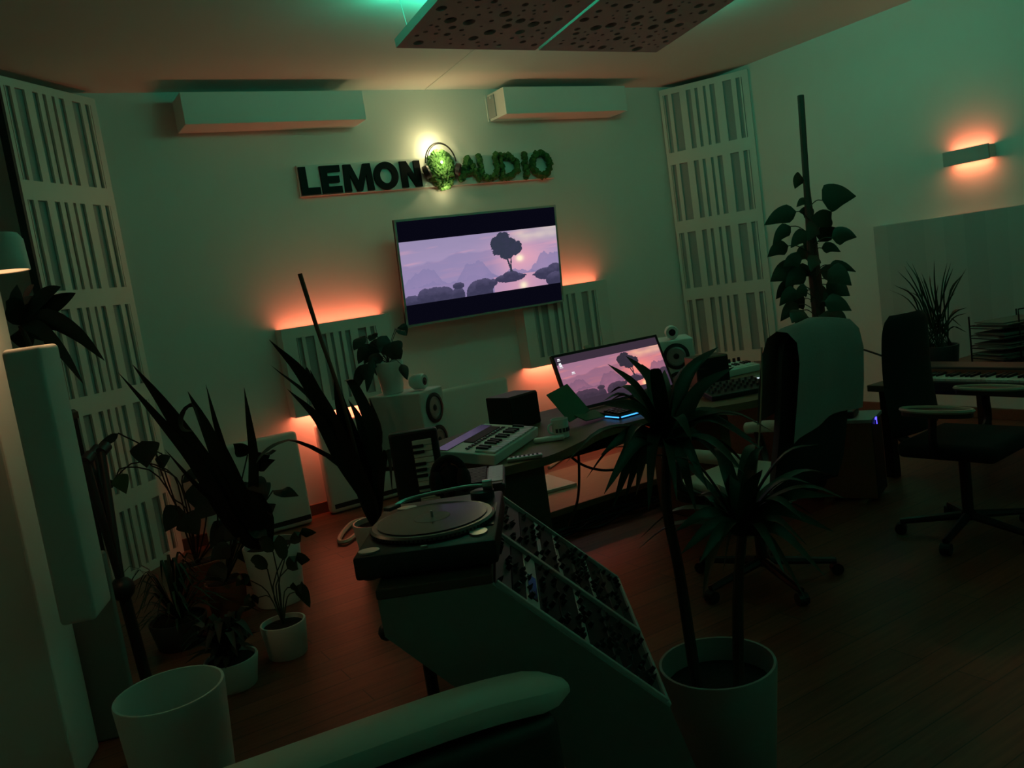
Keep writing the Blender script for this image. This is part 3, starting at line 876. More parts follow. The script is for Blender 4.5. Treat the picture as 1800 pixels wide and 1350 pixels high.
# remotes and pale bar at the left front of the desk
a, b = at(938, 775, z=DZ + .012), at(992, 768, z=DZ + .012)
m = MB(); m.box((a + b) / 2, ((b - a).length, .05, .022), .008, rz=atan2((b - a).y, (b - a).x), seg=3)
tag(m.build('white_handset', WHITE, smooth=True), 'pale slim handset lying on the desk in front of the black cube speaker', 'handset')
a, b = at(886, 808, z=DZ + .012), at(927, 802, z=DZ + .012)
t = thing('remote_control', 'silver remote control at the front left edge of the desk', 'remote control', (((a + b) / 2).x + .03, ((a + b) / 2).y - .03, DZ), atan2((b - a).y, (b - a).x))
MB().box((0, 0, .010), (.165, .045, .018), .006).build('body', SILVER, t)
m = MB()
for k in range(7):
    for j in (-.011, 0, .011): m.box((-.06 + k * .02, j, .0195), (.010, .007, .003), .001, seg=1)
m.build('buttons', BLACK, t)

# white synthesizer on the left of the desk
p = at(858, 778, z=DZ + .04)
sy = thing('synthesizer', 'white synthesizer with a display strip and knobs at the left of the desk', 'synthesizer', (p.x - .02, p.y - .05, DZ), RAD(38))
MB().box((0, 0, .047), (.62, .30, .05), .006, rx=RAD(8)).build('body', WHITE, sy)
MB().box((-.02, .115, .090), (.56, .06, .004), .001, rx=RAD(8)).build('display', BLACKG, sy)
MB().box((.06, .055, .0825), (.36, .05, .004), .001, rx=RAD(8)).build('control_strip', PCBD, sy)
m = MB()
for k in range(14): m.box((-.24 + k * .036, .01, .078), (.02, .018, .006), .002, rx=RAD(8), seg=1)
m.build('buttons', PCBG, sy)
m = MB()
for k in range(16): m.box((-.27 + k * .035, -.095, .064), (.032, .10, .010), .002, rx=RAD(8), seg=1)
m.build('white_keys', KEYW, sy)
m = MB()
for k in range(15):
    if k % 7 in (2, 6): continue
    m.box((-.252 + k * .035, -.07, .075), (.018, .06, .016), .003, rx=RAD(8), seg=1)
m.build('black_keys', BLACK, sy)

# keyboard standing on end, by the left speaker
c0 = at(742, 870, d=3.75)
kb = thing('upright_keyboard', 'black keyboard standing on its end in front of the left loudspeaker', 'keyboard', (c0.x, c0.y, 0.0), RAD(-28))
MB().box((0, .03, .485), (.215, .05, .97), .012).build('body', BLACK, kb)
for k in range(16): MB().box((.035, 0.0, .935 - .0265 * k - .02), (.085, .012, .0245), .002, seg=1).build('white_key', KEYW, kb)
for k in range(15):
    if k % 7 in (2, 6): continue
    MB().box((.015, -.006, .935 - .0265 * k - .0335), (.052, .014, .014), .002, seg=1).build('black_key', BLACK, kb)
# second small keyboard lying flat, keys toward the right
c0 = at(848, 832, z=.80)
kb2 = thing('small_keyboard', 'small keyboard with pale keys lying flat behind the record player', 'keyboard', (c0.x, c0.y, .755), RAD(-31))
MB().box((-.03, 0, .015), (.24, .33, .03), .006).build('body', DGREY, kb2)
m = MB()
for k in range(13): m.box((.052, .145 - k * .0215, .032), (.06, .0200, .008), .001, seg=1)
m.build('white_keys', KEYW, kb2)
m = MB()
for k in range(13): m.box((-.045, .145 - k * .0215, .034), (.12, .014, .012), .001, seg=1)
m.build('black_keys', BLACK, kb2)
MB().box((-.03, -.150, .0315), (.22, .025, .004), .001).build('name_strip', PCBG, kb2)
m = MB(); m.bx(-.14, .08, -.15, .15, .74, .755)
ks = thing('keyboard_stand', 'black folding stand under the small keyboard behind the record player', 'stand', (c0.x, c0.y, 0), RAD(-31))
m.build('top_bar', BLACK, ks)
m = MB(); m.tube([(-.12, -.12, .01), (.06, .12, .74)], .014, 8); m.tube([(.06, -.12, .01), (-.12, .12, .74)], .014, 8); m.build('cross_legs', BLACK, ks)

# black headphones standing over the keyboards
c0 = at(792, 850, d=3.18)
hh = thing('headphones', 'black padded headphones on a stand behind the record player', 'headphones', (c0.x, c0.y, c0.z - .02), RAD(-31))
pts = [(.058 * cos(a), 0, .048 + .068 * sin(a)) for a in [RAD(-10 + 200 * i / 16) for i in range(17)]]
MB().tube(pts, .015, 10).build('headband', BLACKF, hh, smooth=True)
for sx in (-1, 1):
    m = MB(); m.ico((sx * .052, 0, .03), (.028, .046, .052), 2); m.build('ear_cup', BLACKF, hh, smooth=True)
m = MB(); m.ico((0, 0, .045), (.045, .02, .05), 2); m.build('padding', BLACKF, hh, smooth=True)
m = MB(); zb = -(c0.z - .02); m.tube([(0, 0, zb + .012), (0, 0, 0.11)], .012, 8); m.lathe([(0, zb), (.12, zb), (.12, zb + .012), (0, zb + .014)], 24); m.build('stand', BLACK, hh)

# right side of the desk: mixer, white keyboard with knobs, small lit device
p = at(1290, 682, z=DZ + .03)
t = thing('mixer', 'low black mixer with rows of knobs before the wooden-sided cube speaker', 'mixer', (p.x - .03, p.y - .02, DZ), RAD(-18))
m = MB().box((0, 0, .0345), (.38, .24, .03), .005, rx=RAD(9)); m.cur = 1
for j in range(4):
    for k in range(9): m.lathe([(.008, 0), (.007, .014), (0, .015)], 8, c=(-.16 + k * .04, -.07 + j * .045, .040 + j * .007))
m.build('mixer_body', [BLACK, PCBG], t)
p = at(1335, 660, z=DZ + .05)
t = thing('controller_keyboard', 'white keyboard with a row of black knobs on the right of the desk', 'keyboard', (3.98, 4.05, DZ), RAD(-6))
MB().box((0, 0, .034), (.50, .20, .045), .005, rx=RAD(6)).build('body', WHITE, t)
for k in range(12): MB().lathe([(.011, 0), (.009, .03), (0, .031)], 10, c=(-.225 + k * .041, .075, .060)).build('knob', BLACK, t)
m = MB(); m.box((0, -.045, .054), (.48, .085, .006), .001, rx=RAD(6)); m.build('white_keys', KEYW, t)
m = MB()
for k in range(20):
    if k % 7 in (2, 6): continue
    m.box((-.225 + k * .0235, -.02, .064), (.013, .045, .010), .001, rx=RAD(6), seg=1)
m.build('black_keys', BLACK, t)
p = at(1334, 672, z=DZ)
t = thing('lit_interface', 'slim grey box with two white lights on the desk by the office chair', 'audio interface', (p.x + .02, p.y - .02, DZ + .001), RAD(-20))
MB().box((0, 0, .018), (.19, .11, .032), .004).build('body', SILVER, t)
m = MB(); m.box((-.065, -.045, .0355), (.035, .016, .004)); m.box((.075, -.045, .0355), (.02, .016, .004)); m.build('lights', LEDC, t)
p = at(1256, 697, z=DZ)
t = thing('tealight', 'tiny warm light glowing near the front edge of the desk', 'light', (p.x, p.y, DZ))
MB().lathe([(0, 0), (.016, 0), (.016, .014), (.012, .016), (0, .014)], 16).build('cup', DGREY, t)
MB().ico((0, 0, .026), (.011, .011, .012), 2).build('flame', LEDW, t)

# pedestal at the right end of the desk with a black box on it
p = at(1505, 690, d=5.0)
t = thing('side_cabinet', 'brown wooden side cabinet at the right end of the desk', 'cabinet', (4.37, 3.50, 0), RAD(0))
MB().bx(-.14, .10, 0, .50, 0, .705, .004).build('body', WOODD, t)
MB().bx(-.15, .11, -.01, .51, .705, .73, .004).build('top', WOODM, t)
t = tag(MB().box((4.33, 3.68, .7705), (.17, .24, .08), .006, rz=RAD(-10)).build('black_box', BLACK), 'flat black box on top of the wooden side cabinet', 'box')
cable('cable', [(4.33, 3.66, .8175), (4.37, 3.60, .85), (4.45, 3.42, .86), (4.51, 3.20, .78), (4.54, 3.06, .722)], .006, BLACK, 'thin black cable arching between the side cabinet and the piano')
t = thing('computer_tower', 'black and brown computer tower with a pale lid and violet light on the floor', 'computer', (4.13, 3.06, 0), RAD(24))
MB().bx(0, .25, 0, .34, .02, .465, .006).build('case', BLACK, t)
MB().bx(-.012, -.0005, .002, .338, .02, .465, .003).build('side_panel', WOODM, t)
MB().bx(-.018, .255, -.006, .346, .4655, .488, .004).build('lid', CYANT, t)
m = MB(); m.bx(-.10, .30, .05, .09, 0, .0195); m.bx(-.10, .30, .25, .29, 0, .0195); m.build('foot_bars', WOODM, t)
m = MB(); m.bx(.06, .09, -.010, -.0065, .470, .482); m.build('power_light', LEDV, t)
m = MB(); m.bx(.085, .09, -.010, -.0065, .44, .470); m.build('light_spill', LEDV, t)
m = MB(); m.bx(.02, .16, .10, .30, .489, .53, .01); o_ = tag(m.build('black_case', BLACK, loc=(4.13, 3.06, 0)), 'small black case lying on the pale lid of the computer tower', 'case'); o_.rotation_euler = (0, 0, RAD(24))

# ------------------------------------------------------------------ office chairs


def office_base(t, z=0.42, r=0.30, a0=0.3):
    for k in range(5):
        a = a0 + k * 2 * pi / 5
        m = MB(); m.tube([(0.03 * cos(a), 0.03 * sin(a), .10), (r * cos(a), r * sin(a), .065)], [.022, .016], 8)
        lg = m.build('base_arm', BLACK, t, smooth=True)
        m = MB(); Mx = Matrix.Translation((r * cos(a), r * sin(a), .028)) @ Matrix.Rotation(a, 4, 'Z') @ Matrix.Rotation(RAD(90), 4, 'X')
        m.lathe([(0, -.022), (.028, -.022), (.028, .022), (0, .022)], 16, M=Mx); m.build('caster', BLACK, lg)
    MB().tube([(0, 0, .08), (0, 0, z)], .026, 12).build('gas_column', BLACK, t)


def backrest_mesh(w, h, th, bend, taper=0.85, nx=10, nz=22, rnd_top=.3):
    """curved padded back, local front -y ... thickness along +y"""
    vs = []; fs = []
    def P(i, j, s):
        u = i / nx * 2 - 1; v = j / nz
        ww = w / 2 * (1 - (1 - taper) * v ** 2)
        if v > .82: ww *= 1 - rnd_top * (1 - sqrt(max(0, 1 - ((v - .82) / .18) ** 2)))
        e = (1 - abs(u) ** 5) * (1 - abs(v * 2 - 1) ** 7)
        y = bend * (u * u) * -1 + 0.10 * (v - .5) ** 2 + s * th / 2 * max(e, 0) ** .5
        return Vector((u * ww, y, v * h))
    n1 = nx + 1
    for s in (-1, 1):
        for j in range(nz + 1):
            for i in range(n1): vs.append(P(i, j, s))
    o = n1 * (nz + 1)
    for j in range(nz):
        for i in range(nx):
            a = j * n1 + i
            fs.append([a, a + 1, a + n1 + 1, a + n1]); fs.append([o + a, o + a + n1, o + a + n1 + 1, o + a + 1])
    return vs, fs


# local frame of a chair: it looks toward +y, x to its right
c1 = thing('executive_chair', 'black executive chair with white arms and a towel over its back, at the desk', 'office chair', (2.84, 2.76, 0), atan2(.995, -.10) - pi / 2)
office_base(c1, .42, .33, .5)
MB().box((0, .02, .45), (.50, .50, .07), .03, seg=3).build('seat_frame', BLACKF, c1, smooth=True)
MB().box((0, .04, .495), (.47, .46, .05), .024, seg=3).build('seat_cushion', LEATHW, c1, smooth=True)
vs, fs = backrest_mesh(.50, .72, .12, .03)
Mb = Matrix.Translation((0, -.27, .47)) @ Matrix.Rotation(RAD(9), 4, 'X')
m = MB(); m.add(vs, fs, Mb); bk = m.build('backrest', BLACKF, c1, smooth=True)
m = MB(); m.tube([Mb @ Vector((-.235 * (1 - .15 * v * v), .075 + .10 * (v - .5) ** 2, .72 * v)) for v in [i / 12 for i in range(12)]], .004, 6); m.build('piping', CREAM, bk)
# towel: folded over the top of the back
tw = MB(); prof = [(-.085, .34), (-.088, .50), (-.085, .64), (-.065, .72), (-.02, .755), (.03, .755), (.075, .72), (.095, .64), (.098, .50), (.095, .38)]
n = 12; tv_ = []; tf = []
rnd = random.Random(9)
for i in range(n + 1):
    u = i / n * 2 - 1
    for (py_, pz) in prof:
        w_ = .250 * (1 - .15 * min(1, pz / .72) ** 2)
        tv_.append(Mb @ Vector((u * w_ * 0.97, py_ + .012 * sin(u * 5) - .02 * u * u, pz - .02 * u * u + (.03 * u if pz < .45 else 0))))
L_ = len(prof)
for i in range(n):
    for k in range(L_ - 1): tf.append([i * L_ + k, i * L_ + k + 1, (i + 1) * L_ + k + 1, (i + 1) * L_ + k])
tw.add(tv_, tf)
to = tw.build('towel', TOWEL, None, smooth=True)
to.matrix_world = Matrix.Translation(c1.location) @ Matrix.Rotation(c1.rotation_euler[2], 4, 'Z')
tag(to, 'pale towel draped over the back of the black executive chair', 'towel')
for sx in (-1, 1):
    m = MB(); m.tube([(sx * .30, .24, .655), (sx * .305, .10, .672), (sx * .30, -.08, .672), (sx * .28, -.20, .66)], [.030, .034, .034, .03], 12, smooth=14); ar = m.build('armrest', LEATHW, c1, smooth=True)
    m = MB(); m.tube([(sx * .30, .18, .645), (sx * .31, .16, .52), (sx * .22, .08, .45)], .02, 8, smooth=10); m.build('arm_support', BLACK, ar, smooth=True)
    MB().tube([(sx * .28, -.18, .645), (sx * .27, -.20, .52)], .02, 8).build('rear_support', BLACK, ar, smooth=True)

c2 = thing('office_chair', 'black office chair with broad curved armrests in front of the piano', 'office chair', (3.88, 2.38, 0), RAD(180 + 6))
office_base(c2, .44, .31, .1)
MB().box((0, .02, .47), (.48, .46, .08), .03, seg=3).build('seat', BLACKF, c2, smooth=True)
vs, fs = backrest_mesh(.44, .60, .07, .05, .9)
m = MB(); m.add(vs, fs, Matrix.Translation((0, -.20, .52)) @ Matrix.Rotation(RAD(1), 4, 'X')); bk = m.build('backrest', BLACKF, c2, smooth=True)
m = MB(); m.tube([(0, -.10, .44), (0, -.30, .47), (0, -.31, .70)], .025, 8, smooth=10); m.build('back_support', BLACK, c2, smooth=True)
for sx in (-1, 1):
    n = 18; outer = [(sx * .27 + .055 * cos(2 * pi * k / n), .02 + .165 * sin(2 * pi * k / n)) for k in range(n)]
    m = MB(); m.slab(outer, .655, .685); ar = m.build('armrest', LEATHD, c2)
    m = MB(); m.tube([(x, y, .685) for x, y in outer] + [(outer[0][0], outer[0][1], .685)], .010, 6); m.build('armrest_rim', CREAM, ar, smooth=True)
    m = MB(); m.tube([(sx * .27, 0, .655), (sx * .28, 0, .52), (sx * .2, 0, .46)], .02, 8, smooth=8); m.build('arm_support', BLACK, ar, smooth=True)

# ------------------------------------------------------------------ piano side: table, piano, trays
t = thing('piano_table', 'dark table along the right side carrying the digital piano', 'table', (4.52, 1.50, 0))
MB().bx(0, 1.20, 0, 1.86, .56, .60, .004).build('table_top', WOODD, t)
for (x, y) in ((.10, .06), (.10, 1.80), (1.14, .06), (1.14, 1.80)):
    MB().bx(x - .03, x + .03, y - .03, y + .03, 0, .56).build('leg', BLACK, t)
pn = thing('digital_piano', 'black digital piano with white keys in front of the office chair', 'piano', (4.40, 1.53, .60))
MB().bx(.0, .34, 0, 1.55, 0, .06, .006).build('body', BLACK, pn)
m = MB(); m.bx(.16, .34, 0, 1.55, .06, .115, .006); m.build('control_panel', DGREY, pn)
MB().bx(.155, .16, 0.03, 1.52, .06, .10).build('felt_strip', TERRA, pn)
m = MB()
for k in range(52): m.box((.082, .045 + k * .0282, .068), (.142, .0268, .016), .002, seg=1)
m.build('white_keys', KEYW, pn)
m = MB()
for k in range(51):
    if k % 7 in (2, 6): continue
    m.box((.108, .059 + k * .0282, .082), (.09, .014, .016), .003, seg=1)
m.build('black_keys', BLACK, pn)

g = 'letter trays'
p = at(1748, 645, z=.60)
t = thing('letter_tray', 'stack of wire letter trays full of papers behind the piano', 'letter trays', (p.x + .02, p.y - .10, .601), RAD(-20))
rnd = random.Random(3)
m = MB()
for k in range(5):
    zz = .01 + k * .062
    for (a, b) in (((-.17, -.13), (.17, -.13)), ((.17, -.13), (.17, .13)), ((.17, .13), (-.17, .13)), ((-.17, .13), (-.17, -.13))):
        m.tube([(a[0], a[1], zz), (b[0], b[1], zz + .012 * (a[0] > 0))], .004, 6)
    for q in range(7): m.tube([(-.17 + q * .056, -.13, zz), (-.17 + q * .056, .13, zz)], .002, 4)
for (x, y) in ((-.05, -.132), (.05, -.132), (-.17, .13), (.17, .13)): m.tube([(x, y, 0), (x, y, .33)], .005, 6)
m.tube([(-.05, -.132, .33), (-.05, -.132, .36), (.05, -.132, .36), (.05, -.132, .33)], .004, 6)
m.build('wire_frame', BLACK, t)
for k in range(5):
    m = MB(); zz = .018 + k * .062
    for q in range(4): m.box((rnd.uniform(-.02, .02), rnd.uniform(-.03, .01), zz + q * .0075), (.32, .23, .006), 0, rz=rnd.uniform(-.12, .12))
    m.build('paper_pile', PAPER, t)

# ------------------------------------------------------------------ cart with the modular rack, record player
O = at(868, 1022, d=2.1); CA = -YAW
ct = thing('rack_cart', 'dark rolling cart with a sloping rack of synthesizer modules, under the record player', 'equipment cart', (O.x, O.y, 0), CA)
ZT = 0.83
cheek = [(-.288, ZT), (-.005, ZT), (.39, ZT - .385), (.45, .22), (.40, .10), (.33, .10), (-.285, .735)]
for (ya, yb) in ((-.02, .0), (.90, .92)):
    MB().prism(cheek, ya, yb).build('side_panel', mat('cart_panel', (.24, .26, .24), .7, noise=.15, scale=30), ct)
MB().bx(-.29, .0, -.022, .62, ZT, ZT + .026, .004).build('top_board', WOODD, ct)
m = MB(); m.bx(-.285, -.27, 0, .90, .735, .80); m.build('back_board', WOODD, ct)
for (x, y) in ((-.20, .05), (-.20, .86), (.36, .05), (.36, .86)):
    m = MB(); m.tube([(x, y, .07), (x, y, .72 if x < 0 else .14)], .016, 8); lg = m.build('leg', BLACK, ct)
    m = MB(); Mx = Matrix.Translation((x, y, .035)) @ Matrix.Rotation(RAD(90), 4, 'X'); m.lathe([(0, -.014), (.035, -.014), (.035, .014), (0, .014)], 16, M=Mx); m.build('caster', BLACK, lg)
m = MB(); m.ico((-.30, .10, .70), .025, 2); m.build('clamp_knob', BLACK, ct, smooth=True)
SA = atan2(.385, .395)  # slope of the rack face
Ms = Matrix.Translation((.0, 0, ZT - .01)) @ Matrix.Rotation(SA, 4, 'Y')   # local x runs down the slope, z is the face normal
RL = .535
for yy in (0.0, .43, .90):
    m = MB(); m.box((RL / 2, yy, .006), (RL, .022 if yy == .43 else .014, .016), .002)
    o = m.build('rail', ALU, ct); o.matrix_local = Ms
m = MB(); m.box((RL + .004, .45, .0), (.012, .92, .02), .002); o = m.build('end_rail', ALU, ct); o.matrix_local = Ms
m = MB(); m.box((RL / 2, .45, -.055), (RL, .90, .004)); o = m.build('rack_floor', BLACK, ct); o.matrix_local = Ms
rnd = random.Random(21)


def module(x0, x1, y0, y1, m_, seed, style=0):
    r_ = random.Random(seed)
    mb = MB(); mb.box(((x0 + x1) / 2, (y0 + y1) / 2, 0), (x1 - x0 - .003, y1 - y0, .006), .001, seg=1)
    w = x1 - x0
    mb.cur = 1; n_ = max(1, int(w / .022))
    ys = y0 + .03
    while ys < y1 - .03:
        for k in range(n_):
            xx = x0 + w * (k + .5) / n_
            if r_.random() < .34:
                mb.lathe([(.0075, .003), (.006, .003 + r_.choice((.006, .014, .018))), (0, .022)], 8, c=(xx, ys, 0))
        ys += r_.uniform(.026, .042)
    o = mb.build('module', [m_, r_.choice((BLACK, BLACK, PCBG)) if m_ is not PCBL else BLACK], ct); o.matrix_local = Ms
    if style:
        s_ = MB(); s_.box(((x0 + x1) / 2, y0 + (y1 - y0) * .38, .004), (w * .62, (y1 - y0) * .42, .004), .001); s_.build('display', BLACKG, o)


row_far = [(0, .10, PCBG), (.10, .165, PCBD), (.165, .185, PCBL), (.185, .245, PCBD), (.245, .262, PCBL), (.262, .31, PCBD), (.31, .325, PCBG), (.325, .375, PCBD), (.375, .392, PCBL), (.392, .45, PCBD), (.45, .495, PCBG), (.495, .533, PCBD)]
row_near = [(0, .055, PCBG), (.055, .10, PCBD), (.10, .145, PCBL), (.145, .215, PCBD), (.215, .285, PCBD), (.285, .303, PCBL), (.303, .385, PCBD), (.385, .408, PCBG), (.408, .455, PCBD), (.455, .50, PCBD), (.50, .533, PCBG)]
for i, (a, b, mm) in enumerate(row_far): module(a, b, .445, .888, mm, 100 + i)
for i, (a, b, mm) in enumerate(row_near): module(a, b, .010, .415, mm, 200 + i, style=1 if i == 2 else 0)

# record player
pc = Vector((.945, 2.125)); PR = RAD(-33.0)
ttb = thing('turntable', 'black record player on top of the rolling cart', 'record player', (pc.x, pc.y, ZT + .027), PR)
PWX, PWY = .365, .50
m = MB(); m.box((0, 0, .038), (PWX, PWY, .062), .008); m.build('plinth', BLACK, ttb, smooth=True)
for (x, y) in ((-.15, -.21), (.15, -.21), (-.15, .21), (.15, .21)): MB().lathe([(.022, 0), (.022, .01), (0, .01)], 16, c=(x, y, 0)).build('foot', BLACK, ttb)
PCX, PCY = .0, -.035
m = MB(); m.lathe([(0, .069), (.166, .069), (.172, .074), (.172, .082), (.166, .087), (0, .087)], 72, c=(PCX, PCY, 0)); pl = m.build('platter', mat('platter_metal', (.17, .18, .18), .35, metal=.7, noise=.1), ttb)
m = MB()
for k in range(90):
    an = 2 * pi * k / 90; m.box((PCX + .1722 * cos(an), PCY + .1722 * sin(an), .078), (.003, .005, .006), 0, rz=an)
m.build('strobe_dots', BLACK, pl)
m = MB(); m.tube([(PCX, PCY, .087), (PCX, PCY, .108)], .0035, 8); m.build('spindle', SILVER, pl)
m = MB(); m.lathe([(.0, .0), (.036, 0), (.036, .022), (.024, .026), (0, .026)], 28, c=(.125, .185, .069)); m.build('tonearm_base', DGREY, ttb, smooth=True)
m = MB(); m.tube([(.13, .185, .106), (.08, .19, .108), (-.03, .180, .104), (-.10, .160, .100), (-.13, .135, .094)], .006, 8, smooth=20); ta = m.build('tonearm', SILVER, ttb, smooth=True)
m = MB(); m.box((-.138, .125, .092), (.026, .05, .012), .003, rz=RAD(-35)); m.build('headshell', DGREY, ta)
m = MB(); m.tube([(.13, .185, .106), (.158, .185, .106)], .017, 14); m.build('counterweight', SILVER, ta)
def dial(x, y, rx_, ry_, m_, nm):
    mb = MB(); mb.lathe([(0, .069), (1, .069), (1, .074), (0, .0745)], 24); mb.v = [Vector((x + v.x * rx_, y + v.y * ry_, v.z)) for v in mb.v]; mb.build(nm, m_, ttb)
dial(-.145, -.215, .028, .022, SILVER, 'start_button'); dial(.135, -.175, .024, .030, SILVER, 'pitch_dial'); dial(-.105, .175, .030, .02, SILVER, 'speed_dial'); dial(.0, -.236, .009, .003, SILVER, 'lamp_dot')
m = MB(); m.bx(.155, .172, -.12, .10, .069, .072); m.build('pitch_slot', DGREY, ttb)
rec = thing('vinyl_record', 'black vinyl record lying on the record player platter', 'record', (0, 0, 0))
Mr = Matrix.Translation((pc.x, pc.y, ZT + .026)) @ Matrix.Rotation(PR, 4, 'Z') @ Matrix.Translation((PCX, PCY, .0885))
rec.location = Mr.to_translation(); rec.rotation_euler = (0, 0, PR)
m = MB(); m.lathe([(.004, 0), (.152, 0), (.152, .0025), (.004, .0025)], 72); m.build('disc', VINYL, rec)
m = MB(); m.lathe([(.004, .0026), (.05, .0026), (.05, .003), (.004, .003)], 40); m.build('paper_label', LABELP, rec)

# ------------------------------------------------------------------ armchair in the foreground
ac = thing('armchair', 'dark armchair with pale padded arms in the foreground', 'armchair', (.30, 1.30, 0), RAD(-10))
def arm(yc, nm='armrest'):
    m = MB(); P_ = cr([(-.36, 0, .655), (-.1, 0, .665), (.35, 0, .675), (.60, 0, .655)], 16)
    vs = []; fs = []; n = 12
    for i, p_ in enumerate(P_):
        t_ = i / 16; e = min(1, (1 - t_) * 9 + .12) ** .5 * min(1, t_ * 9 + .12) ** .5
        for k in range(n):
            an = 2 * pi * k / n; c_, s_ = cos(an), sin(an)
            vs.append(Vector((p_.x, yc + .072 * e * math.copysign(abs(c_) ** .6, c_), p_.z - .03 + .035 * e * math.copysign(abs(s_) ** .7, s_))))
    for i in range(16):
        for k in range(n): fs.append([i * n + k, i * n + (k + 1) % n, (i + 1) * n + (k + 1) % n, (i + 1) * n + k])
    fs += [list(range(n)), [16 * n + k for k in range(n)]]
    m.add(vs, fs); return m.build(nm, LEATHW, ac, smooth=True)
arm(.39); arm(-.27)
for yc in (.36, -.27):
    MB().box((.12, yc, .33), (.86, .09, .54), .03, seg=3).build('arm_panel', LEATHD, ac, smooth=True)
MB().box((.16, .045, .30), (.80, .53, .26), .05, seg=3).build('seat_cushion', LEATHD, ac, smooth=True)
MB().box((-.30, .045, .36), (.14, .74, .60), .05, seg=3).build('backrest', LEATHD, ac, smooth=True)
for (x, y) in ((-.30, .34), (.48, .34), (-.30, -.25), (.48, -.25)): MB().tube([(x, y, 0), (x, y, .09)], .02, 8).build('leg', BLACK, ac)

# ------------------------------------------------------------------ pots and plants


def pot(name, label, cat, loc, r1, r0, h, m=POTW, soil=True, depth=0.06, group=None):
    t = thing(name, label, cat, loc, 0, group)
    MB().lathe([(0, 0), (r0, 0), (r0 + .004, .004), (r1, h - .006), (r1 - .002, h), (r1 - .010, h), (r0 - .004, .02), (0, .018)], 40).build('pot', m, t, smooth=True)
    if soil:
        rr = r0 + (r1 - r0) * (h - depth) / h - .011
        MB().lathe([(0, h - depth + .004), (rr * .7, h - depth + .006), (rr, h - depth)], 28).build('soil', SOIL, t, smooth=True)
    return t


def loc_of(t): return Vector(t.location)


def foliage(t, mb, name, m): return mb.build(name, m, t, smooth=True)


# empty white pot in the foreground
p = at(297, 1212, z=.38)
pot('planter', 'empty white planter in the left foreground', 'plant pot', (p.x, p.y, 0), .178, .15, .38, soil=False)

# dracaena in the big white pot at the right
p = at(1260, 1163, z=.36); base = Vector((p.x, p.y, 0))
dr = pot('potted_dracaena', 'two-stemmed dracaena in a large pale pot in the right foreground', 'potted plant', tuple(base), .172, .13, .36, m=mat('pot_pale_grey', (.30, .31, .29), .5, noise=.05), depth=.07)
rnd = random.Random(7)
rel = lambda v: Vector(v) - base
tops = (at(1172, 775, d=2.45), at(1305, 935, d=2.36))
feet = (at(1218, 1150, d=2.47), at(1290, 1150, d=2.40))
m = MB()
m.tube([rel((feet[0].x, feet[0].y, .28)), rel(at(1195, 1010, d=2.46)), rel(at(1172, 890, d=2.45)), rel(tops[0])], [.017, .013], 8, smooth=14)
m.tube([rel((feet[1].x, feet[1].y, .28)), rel(at(1297, 1050, d=2.38)), rel(tops[1])], [.017, .013], 8, smooth=10)
m.build('stem', STEM, dr, smooth=True)
m = MB()
tips1 = [((1100, 626), 2.36, 46), ((1068, 640), 2.30, 36), ((1128, 640), 2.55, 40), ((1062, 712), 2.2, 40), ((1056, 800), 2.3, 38), ((1062, 868), 2.25, 40), ((1076, 895), 2.4, 38), ((1098, 880), 2.5, 34), ((1140, 900), 2.3, 34),
         ((1238, 628), 2.55, 38), ((1290, 645), 2.5, 36), ((1262, 610), 2.7, 36), ((1328, 775), 2.5, 34), ((1342, 792), 2.4, 32), ((1300, 730), 2.75, 34), ((1245, 862), 2.3, 38), ((1225, 905), 2.35, 38), ((1190, 880), 2.25, 36), ((1168, 650), 2.75, 36), ((1205, 640), 2.3, 34), ((1290, 840), 2.6, 34)]
for k in range(16):
    a = rnd.uniform(0, 2 * pi); el = rnd.uniform(-.55, 1.1); L_ = rnd.uniform(.20, .34)
    B = tops[0] + Vector((0, 0, rnd.uniform(-.03, .03))); T = B + Vector((cos(a) * cos(el), sin(a) * cos(el), sin(el))) * L_
    m.leaf([rel(B), rel(B.lerp(T, .3) + Vector((0, 0, .05))), rel(B.lerp(T, .65) + Vector((0, 0, .06))), rel(T)], .042, 'lance', fold=.35, seg=11)
for (tp, d_, w_) in tips1:
    T = at(tp[0], tp[1], d=d_); B = tops[0] + Vector((rnd.uniform(-.012, .012), rnd.uniform(-.012, .012), rnd.uniform(-.02, .03)))
    mid = B.lerp(T, .5) + Vector((0, 0, .055 + .14 * max(0, B.z - T.z)))
    m.leaf([rel(B), rel(B.lerp(T, .2) + Vector((0, 0, .03 + .08 * max(0, B.z - T.z)))), rel(mid), rel(T)], w_ * .00128, 'lance', fold=.35, seg=12, side=(T - B).cross(Vector((.3 * rnd.uniform(-1, 1), -.8, .6))))
tips2 = [((1290, 832), 2.45, 36), ((1340, 826), 2.3, 40), ((1470, 872), 2.3, 38), ((1466, 935), 2.2, 36), ((1452, 1015), 2.3, 38), ((1420, 1060), 2.3, 34), ((1226, 872), 2.4, 38), ((1186, 935), 2.3, 36), ((1196, 975), 2.25, 36), ((1258, 850), 2.6, 36), ((1400, 880), 2.55, 36), ((1230, 990), 2.2, 34), ((1380, 1010), 2.15, 36), ((1350, 870), 2.6, 34), ((1420, 960), 2.45, 34), ((1270, 1010), 2.5, 30)]
for k in range(18):
    a = rnd.uniform(0, 2 * pi); el = rnd.uniform(-.55, 1.1); L_ = rnd.uniform(.20, .34)
    B = tops[1] + Vector((0, 0, rnd.uniform(-.03, .03))); T = B + Vector((cos(a) * cos(el), sin(a) * cos(el), sin(el))) * L_
    m.leaf([rel(B), rel(B.lerp(T, .3) + Vector((0, 0, .05))), rel(B.lerp(T, .65) + Vector((0, 0, .06))), rel(T)], .042, 'lance', fold=.35, seg=11)
